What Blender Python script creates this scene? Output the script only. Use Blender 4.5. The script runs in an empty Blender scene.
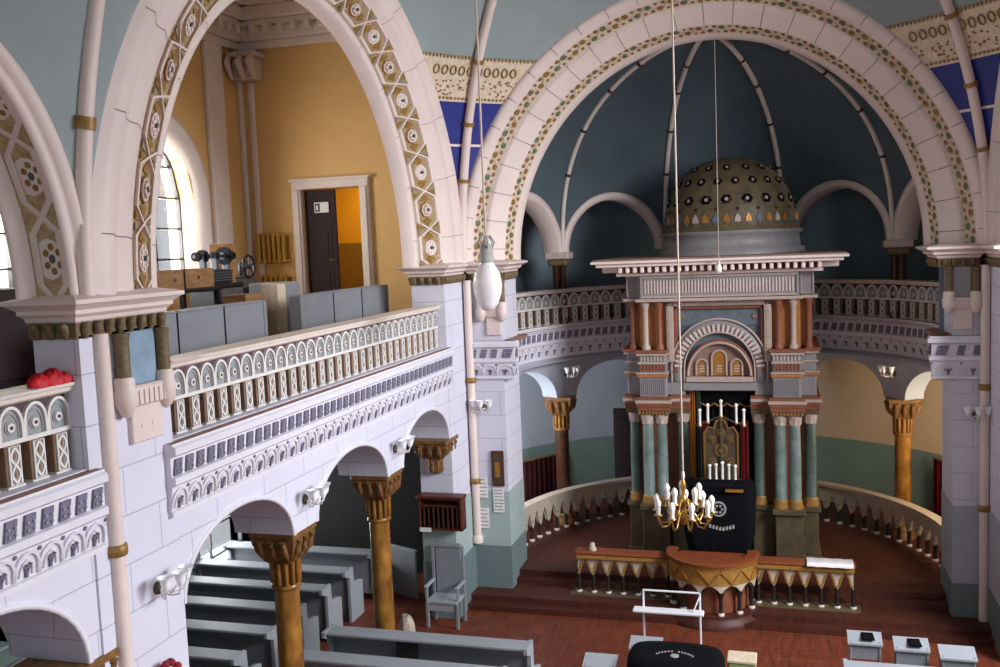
import bpy, math, random
from mathutils import Vector, Matrix
random.seed(7)
PI = math.pi
C = bpy.context.scene.collection
scn = bpy.context.scene
H = 6.35                                   # camera height above the hall floor

# ---------------------------------------------------------------- camera
cd = bpy.data.cameras.new('camera'); cam = bpy.data.objects.new('camera', cd); C.objects.link(cam)
cd.sensor_width = 36; cd.lens = 36 * 0.95; cd.clip_start = .05; cd.clip_end = 300
cam.matrix_world = Matrix.Translation((0, 0, H)) @ Matrix.Rotation(.2850, 4, 'Z') @ Matrix.Rotation(PI / 2 - .0918, 4, 'X') @ Matrix.Rotation(-.0404, 4, 'Z')
scn.camera = cam

# ---------------------------------------------------------------- world, lights, exposure
w = bpy.data.worlds.new('sky'); scn.world = w; w.use_nodes = True
bg = w.node_tree.nodes['Background']; bg.inputs[0].default_value = (.86, .92, 1.0, 1); bg.inputs[1].default_value = 0.45
scn.view_settings.view_transform = 'Standard'; scn.view_settings.look = 'None'
scn.view_settings.exposure = 0.33; scn.view_settings.gamma = 1; scn.view_settings.use_curve_mapping = False

def area(name, loc, target, sx, sy, power, col=(1, .97, .93)):
    l = bpy.data.lights.new(name, 'AREA'); l.shape = 'RECTANGLE'; l.size = sx; l.size_y = sy; l.energy = power; l.color = col
    o = bpy.data.objects.new(name, l); C.objects.link(o); o.location = loc
    o.rotation_euler = (Vector(target) - Vector(loc)).to_track_quat('-Z', 'Y').to_euler()
    return o
area('daylight_right_windows', (8.0, 9.0, 8.6), (-5.5, 7.2, 4.4), 7, 4.5, 2500, (.95, .96, 1.0))
area('daylight_west_windows', (1.0, -4.0, 9.5), (-3.0, 12, 6.5), 7, 5, 60, (1, .95, .90))
area('daylight_gallery_window', (-10.78, 14.05, 7.25), (0, 14.05, 7.0), 2.7, 2.4, 330, (1, .96, .9))
area('daylight_gallery_window_near', (-10.78, 10.25, 7.1), (0, 10.25, 6.9), 2.5, 1.8, 260, (1, .96, .9))
area('daylight_aisle_window', (-10.78, 15.45, 1.8), (0, 15.45, 1.6), 2.2, 2.4, 200, (.93, .97, 1.0))
area('fill_right_ambulatory', (3.85, 17.35, 2.9), (1.0, 21.5, 2.5), .8, 1.4, 75, (1, .82, .58))  # added lamp out of view, warms the right ambulatory wall; no window here
area('fill_left_ambulatory', (-5.95, 17.35, 3.0), (-3.2, 21.5, 2.5), .8, 1.4, 130, (.92, .95, 1.0))  # added fill lamp hidden by the left pier, brightens the ambulatory wall

# ---------------------------------------------------------------- materials
def lin(c): return c / 12.92 if c <= .04045 else ((c + .055) / 1.055) ** 2.4
def hexc(h): return tuple(lin(int(h[i:i + 2], 16) / 255) for i in (0, 2, 4)) + (1,)
M = {}
def mat(name, h, rough=.6, metal=0, var=.12, scale=3.0, h2=None, emit=0, grain=None, trans=0):
    m = bpy.data.materials.new(name); m.use_nodes = True; nt = m.node_tree; b = nt.nodes['Principled BSDF']
    b.inputs['Roughness'].default_value = rough; b.inputs['Metallic'].default_value = metal
    col = hexc(h); c2 = hexc(h2) if h2 else tuple(x * (1 - var * 2) for x in col[:3]) + (1,)
    tc = nt.nodes.new('ShaderNodeTexCoord'); mp = nt.nodes.new('ShaderNodeMapping'); nz = nt.nodes.new('ShaderNodeTexNoise')
    if grain: mp.inputs['Scale'].default_value = grain
    nz.inputs['Scale'].default_value = scale; nz.inputs['Detail'].default_value = 5; nz.inputs['Roughness'].default_value = .62
    rp = nt.nodes.new('ShaderNodeValToRGB'); rp.color_ramp.elements[0].position = .32; rp.color_ramp.elements[1].position = .68
    rp.color_ramp.elements[0].color = c2; rp.color_ramp.elements[1].color = col
    nt.links.new(tc.outputs['Object'], mp.inputs[0]); nt.links.new(mp.outputs[0], nz.inputs['Vector'])
    nt.links.new(nz.outputs['Fac'], rp.inputs[0]); nt.links.new(rp.outputs[0], b.inputs['Base Color'])
    if emit:
        b.inputs['Emission Color'].default_value = col; b.inputs['Emission Strength'].default_value = emit
    if trans: b.inputs['Transmission Weight'].default_value = trans
    b.inputs['Specular IOR Level'].default_value = .12 if 'velvet' in name else .4
    M[name] = m
    return m
def joints(m, course, bond, line, width=.02, axis='Y'):
    """thin painted masonry joints: horizontal courses and staggered uprights"""
    nt = m.node_tree; b = nt.nodes['Principled BSDF']; src = b.inputs['Base Color'].links[0].from_socket
    geo = nt.nodes.new('ShaderNodeNewGeometry'); sx = nt.nodes.new('ShaderNodeSeparateXYZ'); nt.links.new(geo.outputs['Position'], sx.inputs[0])
    ad = nt.nodes.new('ShaderNodeMath'); ad.operation = 'ADD'; nt.links.new(sx.outputs[0], ad.inputs[0]); nt.links.new(sx.outputs[1], ad.inputs[1])
    cb = nt.nodes.new('ShaderNodeCombineXYZ'); nt.links.new(ad.outputs[0], cb.inputs[0]); nt.links.new(sx.outputs[2], cb.inputs[1])
    br = nt.nodes.new('ShaderNodeTexBrick'); nt.links.new(cb.outputs[0], br.inputs['Vector'])
    br.inputs['Scale'].default_value = 1; br.inputs['Mortar Size'].default_value = width / 2; br.inputs['Mortar Smooth'].default_value = 0.3
    br.inputs['Brick Width'].default_value = bond; br.inputs['Row Height'].default_value = course
    br.inputs['Color1'].default_value = (0, 0, 0, 1); br.inputs['Color2'].default_value = (0, 0, 0, 1); br.inputs['Mortar'].default_value = (1, 1, 1, 1)
    mx = nt.nodes.new('ShaderNodeMix'); mx.data_type = 'RGBA'; nt.links.new(br.outputs['Color'], mx.inputs[0]); nt.links.new(src, mx.inputs[6])
    mx.inputs[7].default_value = hexc(line); nt.links.new(mx.outputs[2], b.inputs['Base Color'])
mat('wall_white', 'd3d2e0', .55, var=.03, scale=1.2); joints(M['wall_white'], .42, .9, 'a9a9bb', .014)
mat('plaster_white', 'dcd9e2', .55, var=.03, scale=2)
mat('cream', 'dfcdc6', .5, var=.04, scale=2)
mat('cream_dark', 'cdb9b0', .6, var=.08, scale=6)
mat('joint', '6d6464', .8)
mat('warm_white', 'dccfc6', .55, var=.05, scale=3)
mat('apse_wall', 'a7adb8', .6, var=.05, scale=1.5)
mat('teal_vault', '929d9e', .7, var=.07, scale=.9)
mat('teal_dome', '505e66', .75, var=.10, scale=1.1)
mat('teal_wall', '74858f', .8, var=.10, scale=1.0)
mat('blue_panel', '20297c', .5, var=.1, scale=5)
mat('frieze_cream', 'd9c9b4', .6, var=.05, scale=14, h2='c2ad93')
mat('ochre_line', '9a7c45', .5, var=.1, scale=10)
mat('gold_brown', 'a07a3e', .45, .15, .2, 14)
mat('band_ground', 'b29a72', .6, 0, .2, 18, h2='8c7050')
mat('band_ground_grey', '9d9280', .6, 0, .15, 18, h2='7c6a54')
mat('leaf_red', '9c6a45', .6, 0, .2, 20)
mat('leaf_green', '6f7a58', .6, 0, .2, 20)
mat('capital_brown', '7d6a4c', .6, 0, .25, 22, h2='5b4b36')
mat('capital_wood', '8a6238', .45, 0, .2, 14, h2='5a3d22')
mat('marble_column', 'a3722f', .25, 0, .3, 6, h2='5e3a1a', grain=(1, 1, .5))
mat('marble_dark', '5a3524', .35, 0, .3, 7, h2='332016')
mat('column_teal', '7f8f8a', .4, 0, .12, 5, h2='5f6e6a')
mat('column_green', '56665f', .4, 0, .12, 5, h2='3e4c46')
mat('column_orange', 'a5683e', .4, 0, .15, 6, h2='7d4527')
mat('ark_pink', 'b3a096', .5, 0, .08, 8)
mat('ark_lilac', '8b8789', .5, 0, .08, 6)
mat('ark_brown', '8a5038', .5, 0, .12, 8)
mat('ark_orange', 'b07038', .5, 0, .1, 8)
mat('ark_blue', '5f6a74', .6, 0, .15, 9)
mat('ark_base', '6a5a40', .5, 0, .25, 5, h2='4a4434')
mat('ark_slab', '8c6f62', .6, 0, .1, 5)
mat('gilt', 'b07a34', .45, .3, .2, 12)
mat('gold_curtain', 'c8791e', .6, 0, .25, 4, grain=(6, 6, .4))
mat('black_velvet', '0a0a10', .9, 0, .2, 5)
mat('red_velvet', '6a1a1c', .85, 0, .25, 5)
mat('dark_red', '4a1519', .8, 0, .2, 5)
mat('yellow_wall', 'd9b173', .7, var=.06, scale=.8)
mat('yellow_room', 'e3a51c', .7, var=.06, scale=1)
mat('olive_dado', '8a6a1c', .6, var=.06, scale=1)
mat('beige_wall', 'c9b295', .7, var=.06, scale=1)
mat('green_dado', '778c85', .5, var=.08, scale=1.4)
mat('pale_green_wall', 'a3b3b1', .6, var=.06, scale=1.2)
mat('grey_dado', '6f7f80', .55, var=.06, scale=1.2)
mat('door_brown', '2e1c20', .75, 0, .15, 6, grain=(4, 4, .5))
mat('aisle_shade', '0f0b0d', .8, 0, .2, 3)  # near-black colour stands in for the unlit depth of the aisle
mat('shelf_red', '5e2a20', .45, 0, .2, 6)
mat('ledge_brown', '9a7360', .55, 0, .12, 6)
mat('baluster_side', 'a07a68', .6, 0, .12, 10, h2='7a6a50')
mat('baluster_face', '9c9c98', .6, 0, .1, 10)
mat('strap_white', 'e2ddd8', .5, 0, .04, 8)
mat('niche_grey', '9b9fa4', .6, 0, .08, 10)
mat('spandrel', '5d4450', .7, 0, .15, 12)
mat('orn_grey', '767186', .6, 0, .12, 14)
mat('blue_marble', '8fa6bb', .4, 0, .15, 7, h2='7b92a6')
mat('pew_grey', '85898f', .5, 0, .07, 3, grain=(1, 1, 3))
mat('pew_light', '9a9fa5', .5, 0, .05, 3)
mat('gallery_pew', '828489', .55, 0, .06, 3)
mat('gallery_floor', '7c4a32', .6, 0, .2, 4, grain=(1, 4, 1))
mat('platform_wood', '54291f', .5, 0, .2, 4, grain=(3, 1, 1))
mat('dark_base', '3f3a38', .6, 0, .15, 5)
mat('brass', 'c19a55', .3, .9, .1, 10)
mat('dark_brass', '5e5240', .5, .4, .2, 10)
mat('bulb_white', 'f2efea', .25, 0, .01, 4)
mat('shade_glass', 'f6f6fa', .2, 0, .02, 4)
mat('cord', 'b9a89a', .6, 0, .05, 20)
mat('red_cloth', 'd8202a', .6, 0, .3, 14, h2='a0141e')
mat('crimson', 'a81c2a', .7, 0, .3, 14, h2='6e101c')
mat('paper', 'e6e2e2', .6, 0, .02, 4)
mat('iron_dark', '24252b', .4, .6, .2, 8)
mat('steel', '6f7780', .35, .8, .15, 8)
mat('crate_wood', '9a7148', .6, 0, .2, 6, grain=(1, 1, 5), h2='74502e')
mat('radiator_yellow', 'c79a3e', .5, 0, .1, 5)
mat('sign_green', '2c5a4c', .5, 0, .1, 5)
mat('rail_gold', 'a87a3a', .45, 0, .2, 9)
mat('rail_top', '8c4a2c', .35, 0, .15, 5, grain=(1, 4, 4))
mat('apron_cream', 'c2b4a2', .55, 0, .1, 8)
mat('post_dark', '2c2622', .4, 0, .2, 8)
mat('white_paint', 'dcdce0', .4, 0, .02, 4)
mat('green_box', '93a06a', .6, 0, .15, 5)
mat('window_frame', '3c3a3c', .5, 0, .1, 5)

def floor_mat():
    m = mat('floor_boards', '84422a', .5, 0, .22, 2.2, h2='5f2d1e', grain=(6, 1, 1))
    nt = m.node_tree; b = nt.nodes['Principled BSDF']; src = b.inputs['Base Color'].links[0].from_socket
    geo = nt.nodes.new('ShaderNodeNewGeometry'); br = nt.nodes.new('ShaderNodeTexBrick'); nt.links.new(geo.outputs['Position'], br.inputs['Vector'])
    br.inputs['Scale'].default_value = 1; br.inputs['Brick Width'].default_value = 2.4; br.inputs['Row Height'].default_value = .14
    br.inputs['Mortar Size'].default_value = .006; br.inputs['Color1'].default_value = (1, 1, 1, 1); br.inputs['Color2'].default_value = (.82, .82, .82, 1); br.inputs['Mortar'].default_value = (.35, .35, .35, 1)
    mx = nt.nodes.new('ShaderNodeMix'); mx.data_type = 'RGBA'; mx.blend_type = 'MULTIPLY'; mx.inputs[0].default_value = 1
    nt.links.new(src, mx.inputs[6]); nt.links.new(br.outputs['Color'], mx.inputs[7]); nt.links.new(mx.outputs[2], b.inputs['Base Color'])
floor_mat()
def glass_mat():
    m = bpy.data.materials.new('pane_glass'); m.use_nodes = True; nt = m.node_tree
    nt.nodes.remove(nt.nodes['Principled BSDF']); out = nt.nodes['Material Output']; tr = nt.nodes.new('ShaderNodeBsdfTransparent'); gl = nt.nodes.new('ShaderNodeBsdfGlossy'); mx = nt.nodes.new('ShaderNodeMixShader')
    gl.inputs['Roughness'].default_value = .05; mx.inputs[0].default_value = .06; nt.links.new(tr.outputs[0], mx.inputs[1]); nt.links.new(gl.outputs[0], mx.inputs[2]); nt.links.new(mx.outputs[0], out.inputs[0])
    M['pane_glass'] = m
    m2 = bpy.data.materials.new('milk_glass'); m2.use_nodes = True; b = m2.node_tree.nodes['Principled BSDF']
    b.inputs['Base Color'].default_value = (.9, .86, .88, 1); b.inputs['Roughness'].default_value = .06; b.inputs['Transmission Weight'].default_value = .35; b.inputs['IOR'].default_value = 1.2
    M['milk_glass'] = m2
glass_mat()

# ---------------------------------------------------------------- mesh builder
class MB:
    def __init__(s): s.v = []; s.f = []; s.m = []; s.sm = []
    def add(s, vs, fs, m=0, smooth=False):
        o = len(s.v); s.v += [tuple(p) for p in vs]
        for f in fs: s.f.append([i + o for i in f]); s.m.append(m); s.sm.append(smooth)
    def box(s, x0, x1, y0, y1, z0, z1, m=0, bev=0, mp=None):
        if x0 > x1: x0, x1 = x1, x0
        if y0 > y1: y0, y1 = y1, y0
        if z0 > z1: z0, z1 = z1, z0
        if bev:
            b = min(bev, (x1 - x0) * .45, (y1 - y0) * .45, (z1 - z0) * .45)
            vs = []; pos = lambda a, a0, a1: a0 if a == 0 else a1
            ix = {}
            for a in (0, 1):
                for c in (0, 1):
                    for d in (0, 1):
                        P = (pos(a, x0, x1), pos(c, y0, y1), pos(d, z0, z1)); I = ((b, -b)[a], (b, -b)[c], (b, -b)[d])
                        for k in range(3):
                            q = [P[j] + (I[j] if j != k else 0) for j in range(3)]; ix[(a, c, d, k)] = len(vs); vs.append(q)
            fs = []
            for k in range(3):
                i, j = [(1, 2), (0, 2), (0, 1)][k]
                for a in (0, 1):
                    quad = []
                    for (p, q) in ((0, 0), (1, 0), (1, 1), (0, 1)):
                        key = [0, 0, 0]; key[k] = a; key[i] = p; key[j] = q; quad.append(ix[(key[0], key[1], key[2], k)])
                    fs.append(quad)
            for k in range(3):
                i, j = [(1, 2), (0, 2), (0, 1)][k]
                for p in (0, 1):
                    for q in (0, 1):
                        k0 = [0, 0, 0]; k0[i] = p; k0[j] = q; k1 = list(k0); k1[k] = 1
                        fs.append([ix[(*k0, i)], ix[(*k1, i)], ix[(*k1, j)], ix[(*k0, j)]])
            for a in (0, 1):
                for c in (0, 1):
                    for d in (0, 1): fs.append([ix[(a, c, d, 0)], ix[(a, c, d, 1)], ix[(a, c, d, 2)]])
        else:
            vs = [(x, y, z) for x in (x0, x1) for y in (y0, y1) for z in (z0, z1)]
            fs = [(0, 1, 3, 2), (4, 6, 7, 5), (0, 4, 5, 1), (2, 3, 7, 6), (0, 2, 6, 4), (1, 5, 7, 3)]
        if mp: vs = [mp(*p) for p in vs]
        s.add(vs, fs, m)
    def tube(s, pts, r, n=8, m=0, cap=True):
        pts = [Vector(p) for p in pts]; N = len(pts); rs = r if isinstance(r, (list, tuple)) else [r] * N
        vs = []; up = None
        for i, p in enumerate(pts):
            t = (pts[min(i + 1, N - 1)] - pts[max(i - 1, 0)]).normalized()
            if up is None: up = t.orthogonal().normalized()
            a = (up - t * up.dot(t)); a = a.normalized() if a.length > 1e-6 else t.orthogonal().normalized(); up = a; b = t.cross(a)
            for k in range(n):
                an = 2 * PI * k / n; vs.append(p + (a * math.cos(an) + b * math.sin(an)) * rs[i])
        fs = [(i * n + k, i * n + (k + 1) % n, (i + 1) * n + (k + 1) % n, (i + 1) * n + k) for i in range(N - 1) for k in range(n)]
        s.add(vs, fs, m, True)
        if cap: s.add(vs[:n], [tuple(range(n))[::-1]], m); s.add(vs[-n:], [tuple(range(n))], m)
    def lathe(s, prof, c=(0, 0, 0), n=20, m=0, smooth=True, sx=1, sy=1, a0=0, flat=None):
        vs = []
        for r, z in prof:
            for k in range(n):
                an = a0 + 2 * PI * k / n; vs.append((c[0] + r * sx * math.cos(an), c[1] + r * sy * math.sin(an), c[2] + z))
        fs = [(i * n + k, i * n + (k + 1) % n, (i + 1) * n + (k + 1) % n, (i + 1) * n + k) for i in range(len(prof) - 1) for k in range(n)]
        s.add(vs, fs, m, smooth)
        if prof[0][0] > 1e-4: s.add(vs[:n], [tuple(range(n))[::-1]], m)
        if prof[-1][0] > 1e-4: s.add(vs[-n:], [tuple(range(n))], m)
    def grid(s, rows, m=0, smooth=False, closed=False, mf=None):
        """rows: equal length lists of points"""
        n = len(rows[0]); vs = [p for r in rows for p in r]; o = len(s.v); s.v += [tuple(p) for p in vs]
        for i in range(len(rows) - 1):
            for k in range(n if closed else n - 1):
                k2 = (k + 1) % n
                s.f.append([o + i * n + k, o + i * n + k2, o + (i + 1) * n + k2, o + (i + 1) * n + k]); s.m.append(mf(i, k) if mf else m); s.sm.append(smooth)
    def prism(s, poly, fn, d0, d1, m=0, ms=None):
        """poly: 2-D outline; fn(a,b,d)->point; extruded from d0 (back) to d1 (front)"""
        n = len(poly); A = [fn(a, b, d0) for a, b in poly]; B = [fn(a, b, d1) for a, b in poly]
        s.add(B, [tuple(range(n))], m); s.add(A, [tuple(range(n))[::-1]], m)
        s.add(A + B, [(i, (i + 1) % n, n + (i + 1) % n, n + i) for i in range(n)], m if ms is None else ms)
    def ribbon(s, pts, w, fn, d0, d1, m=0, closed=False):
        """flat raised strip of width w following 2-D pts on the surface fn"""
        N = len(pts); L = []; R = []
        for i, (a, b) in enumerate(pts):
            p0 = pts[(i - 1) % N] if closed or i > 0 else pts[i]; p1 = pts[(i + 1) % N] if closed or i < N - 1 else pts[i]
            dx, dy = p1[0] - p0[0], p1[1] - p0[1]; l = math.hypot(dx, dy) or 1; nx, ny = -dy / l * w / 2, dx / l * w / 2
            L.append((a + nx, b + ny)); R.append((a - nx, b - ny))
        if closed: L.append(L[0]); R.append(R[0])
        s.grid([[fn(*p, d0) for p in L], [fn(*p, d1) for p in L], [fn(*p, d1) for p in R], [fn(*p, d0) for p in R]], m)
    def disc(s, a, b, r, fn, d0, d1, m=0, n=12, ra=None):
        s.prism([(a + (ra or r) * math.cos(2 * PI * k / n), b + r * math.sin(2 * PI * k / n)) for k in range(n)], fn, d0, d1, m)
    def build(s, name, mats, parent=None, loc=None, off=None):
        me = bpy.data.meshes.new(name)
        vs = s.v if off is None else [(x - off[0], y - off[1], z - off[2]) for x, y, z in s.v]
        me.from_pydata(vs, [], s.f)
        if isinstance(mats, str): mats = [mats]
        for k in mats: me.materials.append(M[k])
        for i, p in enumerate(me.polygons): p.material_index = s.m[i]; p.use_smooth = s.sm[i]
        me.validate(); me.update()
        # consistent normals
        import bmesh
        bm = bmesh.new(); bm.from_mesh(me); bmesh.ops.recalc_face_normals(bm, faces=bm.faces); bm.to_mesh(me); bm.free()
        o = bpy.data.objects.new(name, me); C.objects.link(o)
        if parent: o.parent = parent
        if loc: o.location = loc
        return o
def tag(o, label, cat, group=None, kind=None):
    o['label'] = label; o['category'] = cat
    if group: o['group'] = group
    if kind: o['kind'] = kind
    return o
def thing(name, label, cat, loc=(0, 0, 0), rz=0, group=None):
    o = bpy.data.objects.new(name, None); C.objects.link(o); o.location = loc; o.rotation_euler = (0, 0, rz); o.empty_display_size = .1
    return tag(o, label, cat, group)
def struct(name, mb, mats, label=None, parent=None):
    o = mb.build(name, mats, parent)
    if not parent:
        o['kind'] = 'structure'
        if label: o['label'] = label
    return o
def kids(o): return [c for c in bpy.data.objects if c.parent == o]
def dup(root, loc, rz=0, label=None, group=None, deep=True, scale=None):
    ch = [(c, kids(c)) for c in kids(root)]
    r = root.copy(); C.objects.link(r); r.location = loc; r.rotation_euler = (0, 0, rz)
    if scale: r.scale = scale
    if label: r['label'] = label
    if group: r['group'] = group
    for c, gs in ch:
        a = c.copy(); C.objects.link(a); a.parent = r
        for g in gs: b = g.copy(); C.objects.link(b); b.parent = a
    return r

# ================================================================= layout constants
XL, XR, XC = -5.34, 3.14, -1.10            # the two side arcades and the axis
YA, YC, YP = 16.0, 11.27, 6.43             # apse wall, middle of the bay, near pier rib
SP = H - .30                               # springing of the great arches
LED = H - 1.66                             # top of the gallery ledge
AX, AY, AR, AO = -1.06, 17.0, 3.95, 5.35   # apse centre, arcade radius, outer wall radius
def left(s, d, z): return (XL + d, s, z)           # s = Y, d towards the nave
def right(s, d, z): return (XR - d, s, z)
def front(s, d, z): return (s, YA - d, z)
def curve(s, d, z):                                 # s = angle in degrees from +X, d towards the centre
    a = math.radians(s); return (AX + (AR - d) * math.cos(a), AY + (AR - d) * math.sin(a), z)

# ================================================================= floor, platform, outer shell
b = MB(); b.box(-10.4, 8, -6, 22.6, -.2, 0); struct('floor', b, 'floor_boards')
b = MB()
def semidisc(b, r, z0, z1, m, n=48, ytail=16.15, xa=None, xb=None):
    pts = [(AX + r * math.cos(PI * k / n), AY + r * math.sin(PI * k / n)) for k in range(n + 1)]
    pts = [(min(xb, AX + r), ytail)] + pts + [(max(xa, AX - r), ytail)]
    b.prism(pts, lambda x, y, d: (x, y, d), z0, z1, m)
b.box(-5.33, 3.13, 15.35, 15.56, 0, .1); b.box(-5.33, 3.13, 15.56, 16.3, 0, .2); b.box(-4.66, 2.64, 16.22, 16.42, .1, .3)
b.box(-4.66, 2.64, 16.42, 17.0, .1, .4)
pts = [(AX + 5.3 * math.cos(PI * k / 48), 17.0 + 5.3 * math.sin(PI * k / 48)) for k in range(49)]
b.prism(pts, lambda x, y, d: (x, y, d), .02, .4, 0)
struct('floor_2', b, 'platform_wood', 'dark red wooden platform with steps before the ark')

# left aisle outer wall, end wall, gallery slab
def wall_with_windows(axis_fn, s0, s1, z0, z1, wins, d0, d1, b, m=0, arch=True):
    """straight wall between s0..s1 with arched openings (sa, sb, zb, zs, rise)"""
    cur = s0
    for (sa, sb, zb, zs, rise) in wins:
        if sa > cur: b.box(cur, sa, d0, d1, z0, z1, m, mp=axis_fn)
        if zb > z0: b.box(sa, sb, d0, d1, z0, zb, m, mp=axis_fn)
        n = 14; A = [(sa + (sb - sa) * k / n, zs + rise * math.sqrt(max(0, 1 - (2 * k / n - 1) ** 2))) for k in range(n + 1)]
        for dd in (d0, d1):
            b.grid([[axis_fn(a, dd, z) for a, z in A], [axis_fn(a, dd, z1) for a, z in A]], m)
        b.grid([[axis_fn(a, d0, z) for a, z in A], [axis_fn(a, d1, z) for a, z in A]], m)
        for s_ in (sa, sb):
            b.grid([[axis_fn(s_, d0, zb), axis_fn(s_, d1, zb)], [axis_fn(s_, d0, zs), axis_fn(s_, d1, zs)]], m)
        b.grid([[axis_fn(sa, d0, z1), axis_fn(sb, d0, z1)], [axis_fn(sa, d1, z1), axis_fn(sb, d1, z1)]], m)
        cur = sb
    if cur < s1: b.box(cur, s1, d0, d1, z0, z1, m, mp=axis_fn)
XO = -10.15
def outl(s, d, z): return (XO + d, s, z)
GF = 4.62                                   # gallery floor
b = MB(); wall_with_windows(outl, -2, 17, GF, 11.2, [(2.2, 4.0, 5.9, 7.4, .8), (5.6, 7.4, 5.9, 7.4, .8), (9.4, 11.1, 5.9, 7.4, .85), (12.9, 15.2, 5.9, 7.4, 1.15)], -.55, 0, b)
struct('wall_left_gallery', b, 'yellow_wall', 'yellow outer wall of the left gallery')
b = MB(); wall_with_windows(outl, -2, 17, 0, GF, [(4.2, 5.4, 1.2, 2.6, .5), (9.0, 10.2, 1.2, 2.6, .5), (14.4, 16.5, .62, 2.3, .7)], -.55, 0, b)
struct('wall_left_aisle', b, 'pale_green_wall', 'pale green outer wall of the left aisle')
b = MB(); b.box(XO + .0, XO + .03, -2, 14.6, 0, 1.15); b.box(XO + .0, XO + .03, 14.6, 16.4, 0, .62); struct('trim_1', b, 'green_dado', 'green painted dado of the aisle wall')
def window(name, s0, s1, zb, zs, rise, lab, nx=3, nz=4):
    b = MB(); f = lambda a, bb, d: outl(a, d, bb)
    n = 14; A = [(s0, zb)] + [(s0 + (s1 - s0) * k / n, zs + rise * math.sqrt(max(0, 1 - (2 * k / n - 1) ** 2))) for k in range(n + 1)] + [(s1, zb)]
    b.ribbon(A, .08, f, -.36, -.28, 0, closed=True)
    for i in range(1, nx):
        s = s0 + (s1 - s0) * i / nx; b.box(s - .02, s + .02, -.35, -.3, zb, zs + rise * .9, mp=outl)
    for j in range(1, nz + 1):
        z = zb + (zs + rise * .6 - zb) * j / nz - .1; b.box(s0, s1, -.35, -.3, z - .018, z + .018, mp=outl)
    o = struct(name, b, 'window_frame', lab)
    g = MB(); g.prism(A, f, -.33, -.325, 0); g.build('window_pane', 'pane_glass', o)
window('window_1', 12.9, 15.2, 5.9, 7.4, 1.15, 'arched many-paned window in the left gallery behind the workbenches')
window('window_2', 9.4, 11.1, 5.9, 7.4, .85, 'arched many-paned window at the far left')
window('window_3', 14.4, 16.5, .62, 2.3, .7, 'aisle window beyond the grey pews', 2, 3)
window('window_4', 5.6, 7.4, 5.9, 7.4, .8, 'arched gallery window')
# thick white reveal around gallery windows
b = MB()
for (s0, s1, zb, zs, rise) in ((12.9, 15.2, 5.9, 7.4, 1.15), (9.4, 11.1, 5.9, 7.4, .85)):
    n = 20; rows = []
    for (e, d) in ((.42, 0), (.40, .09), (.30, .12), (.0, .10), (-.01, -.56)):
        c = (s0 + s1) / 2; hw = (s1 - s0) / 2 + e
        rows.append([outl(c - hw, d, zb)] + [outl(c - hw * math.cos(PI * k / n), d, zs + (rise + e) * math.sin(PI * k / n)) for k in range(n + 1)] + [outl(c + hw, d, zb)])
    b.grid(rows, 0, True)
struct('trim_2', b, 'warm_white', 'white moulded arches around the gallery windows')

# end wall of aisle (its shade painted near-black) and gallery end wall with door opening
YE = 17.0
b = MB()
DX0, DX1, DZ = -8.90, -7.66, H + 1.25
b.box(XO, DX0, YE, YE + .3, GF, 11.2); b.box(DX1, -5.6, YE, YE + .3, GF, 11.2); b.box(DX0, DX1, YE, YE + .3, DZ, 11.2); b.box(DX0, DX1, YE, YE + .3, GF, 5.05)
struct('wall_back_gallery', b, 'yellow_wall', 'yellow end wall of the left gallery')
b = MB(); b.box(XO, -5.2, YE, YE + .3, 0, GF); struct('wall_back_aisle', b, 'aisle_shade', 'end wall of the left aisle with its shade painted in')
b = MB(); b.box(XO - .5, -5.6, -2, 17.3, 11.2, 11.4); struct('ceiling', b, 'warm_white')
b = MB(); b.box(XO, XL - .02, -2, 17, 4.42, GF); b.box(XO, -7.35, -2, 17, GF, 5.05, 0); struct('floor_3', b, 'gallery_floor', 'brown boards of the stepped left gallery')
# room behind the gallery door
b = MB(); b.box(-10.2, -10.1, YE + .3, YE + 3, 4.9, 8.6); b.box(-6.6, -6.5, YE + .3, YE + 3, 4.9, 8.6); b.box(-10.1, -6.6, YE + 2.7, YE + 2.8, 4.9, 8.6); b.box(-10.1, -6.6, YE + .3, YE + 2.8, 8.5, 8.6)
struct('wall_back_room', b, 'yellow_room', 'bright yellow room beyond the gallery door')
b = MB(); b.box(-10.1, -6.6, YE + 2.66, YE + 2.7, 5.0, 6.55); b.box(-6.64, -6.6, YE + .3, YE + 2.7, 5.0, 6.55); struct('trim_3', b, 'olive_dado', 'olive dado of the room beyond the door')
b = MB(); b.box(-10.1, -6.6, YE + .28, YE + 2.8, 4.9, 5.04); struct('floor_4', b, 'gallery_floor')
area('room_lamp', (-8.0, YE + 1.5, 8.3), (-8.0, YE + 1.6, 5), .8, .8, 42, (1, .88, .6))

# door frame and door leaf
b = MB()
for x0, x1 in ((DX0 - .2, DX0), (DX1, DX1 + .2)): b.box(x0, x1, YE - .09, YE + .02, 5.05, DZ + .02, bev=.015); b.box(x0 + .04, x1 - .04, YE - .12, YE - .08, 5.05, DZ, bev=.01)
b.box(DX0 - .2, DX1 + .2, YE - .09, YE + .02, DZ, DZ + .17, bev=.015); b.box(DX0 - .24, DX1 + .24, YE - .13, YE + .02, DZ + .15, DZ + .21, bev=.015)
struct('trim_4', b, 'warm_white', 'wide white door surround in the yellow gallery wall')
b = MB(); b.box(0, .66, 0, .05, 0, 2.52, bev=.008)
for z0, z1 in ((.2, 1.0), (1.12, 1.85)):
    b.box(.1, .56, -.012, 0, z0, z1, bev=.01); b.box(.18, .48, -.025, -.012, z0 + .09, z1 - .09, bev=.01)
d = b.build('door_1', 'door_brown', loc=(DX0 + .01, YE + .05, 5.06)); d['kind'] = 'structure'; d['label'] = 'dark brown panelled door leaf in the yellow gallery wall'
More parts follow.
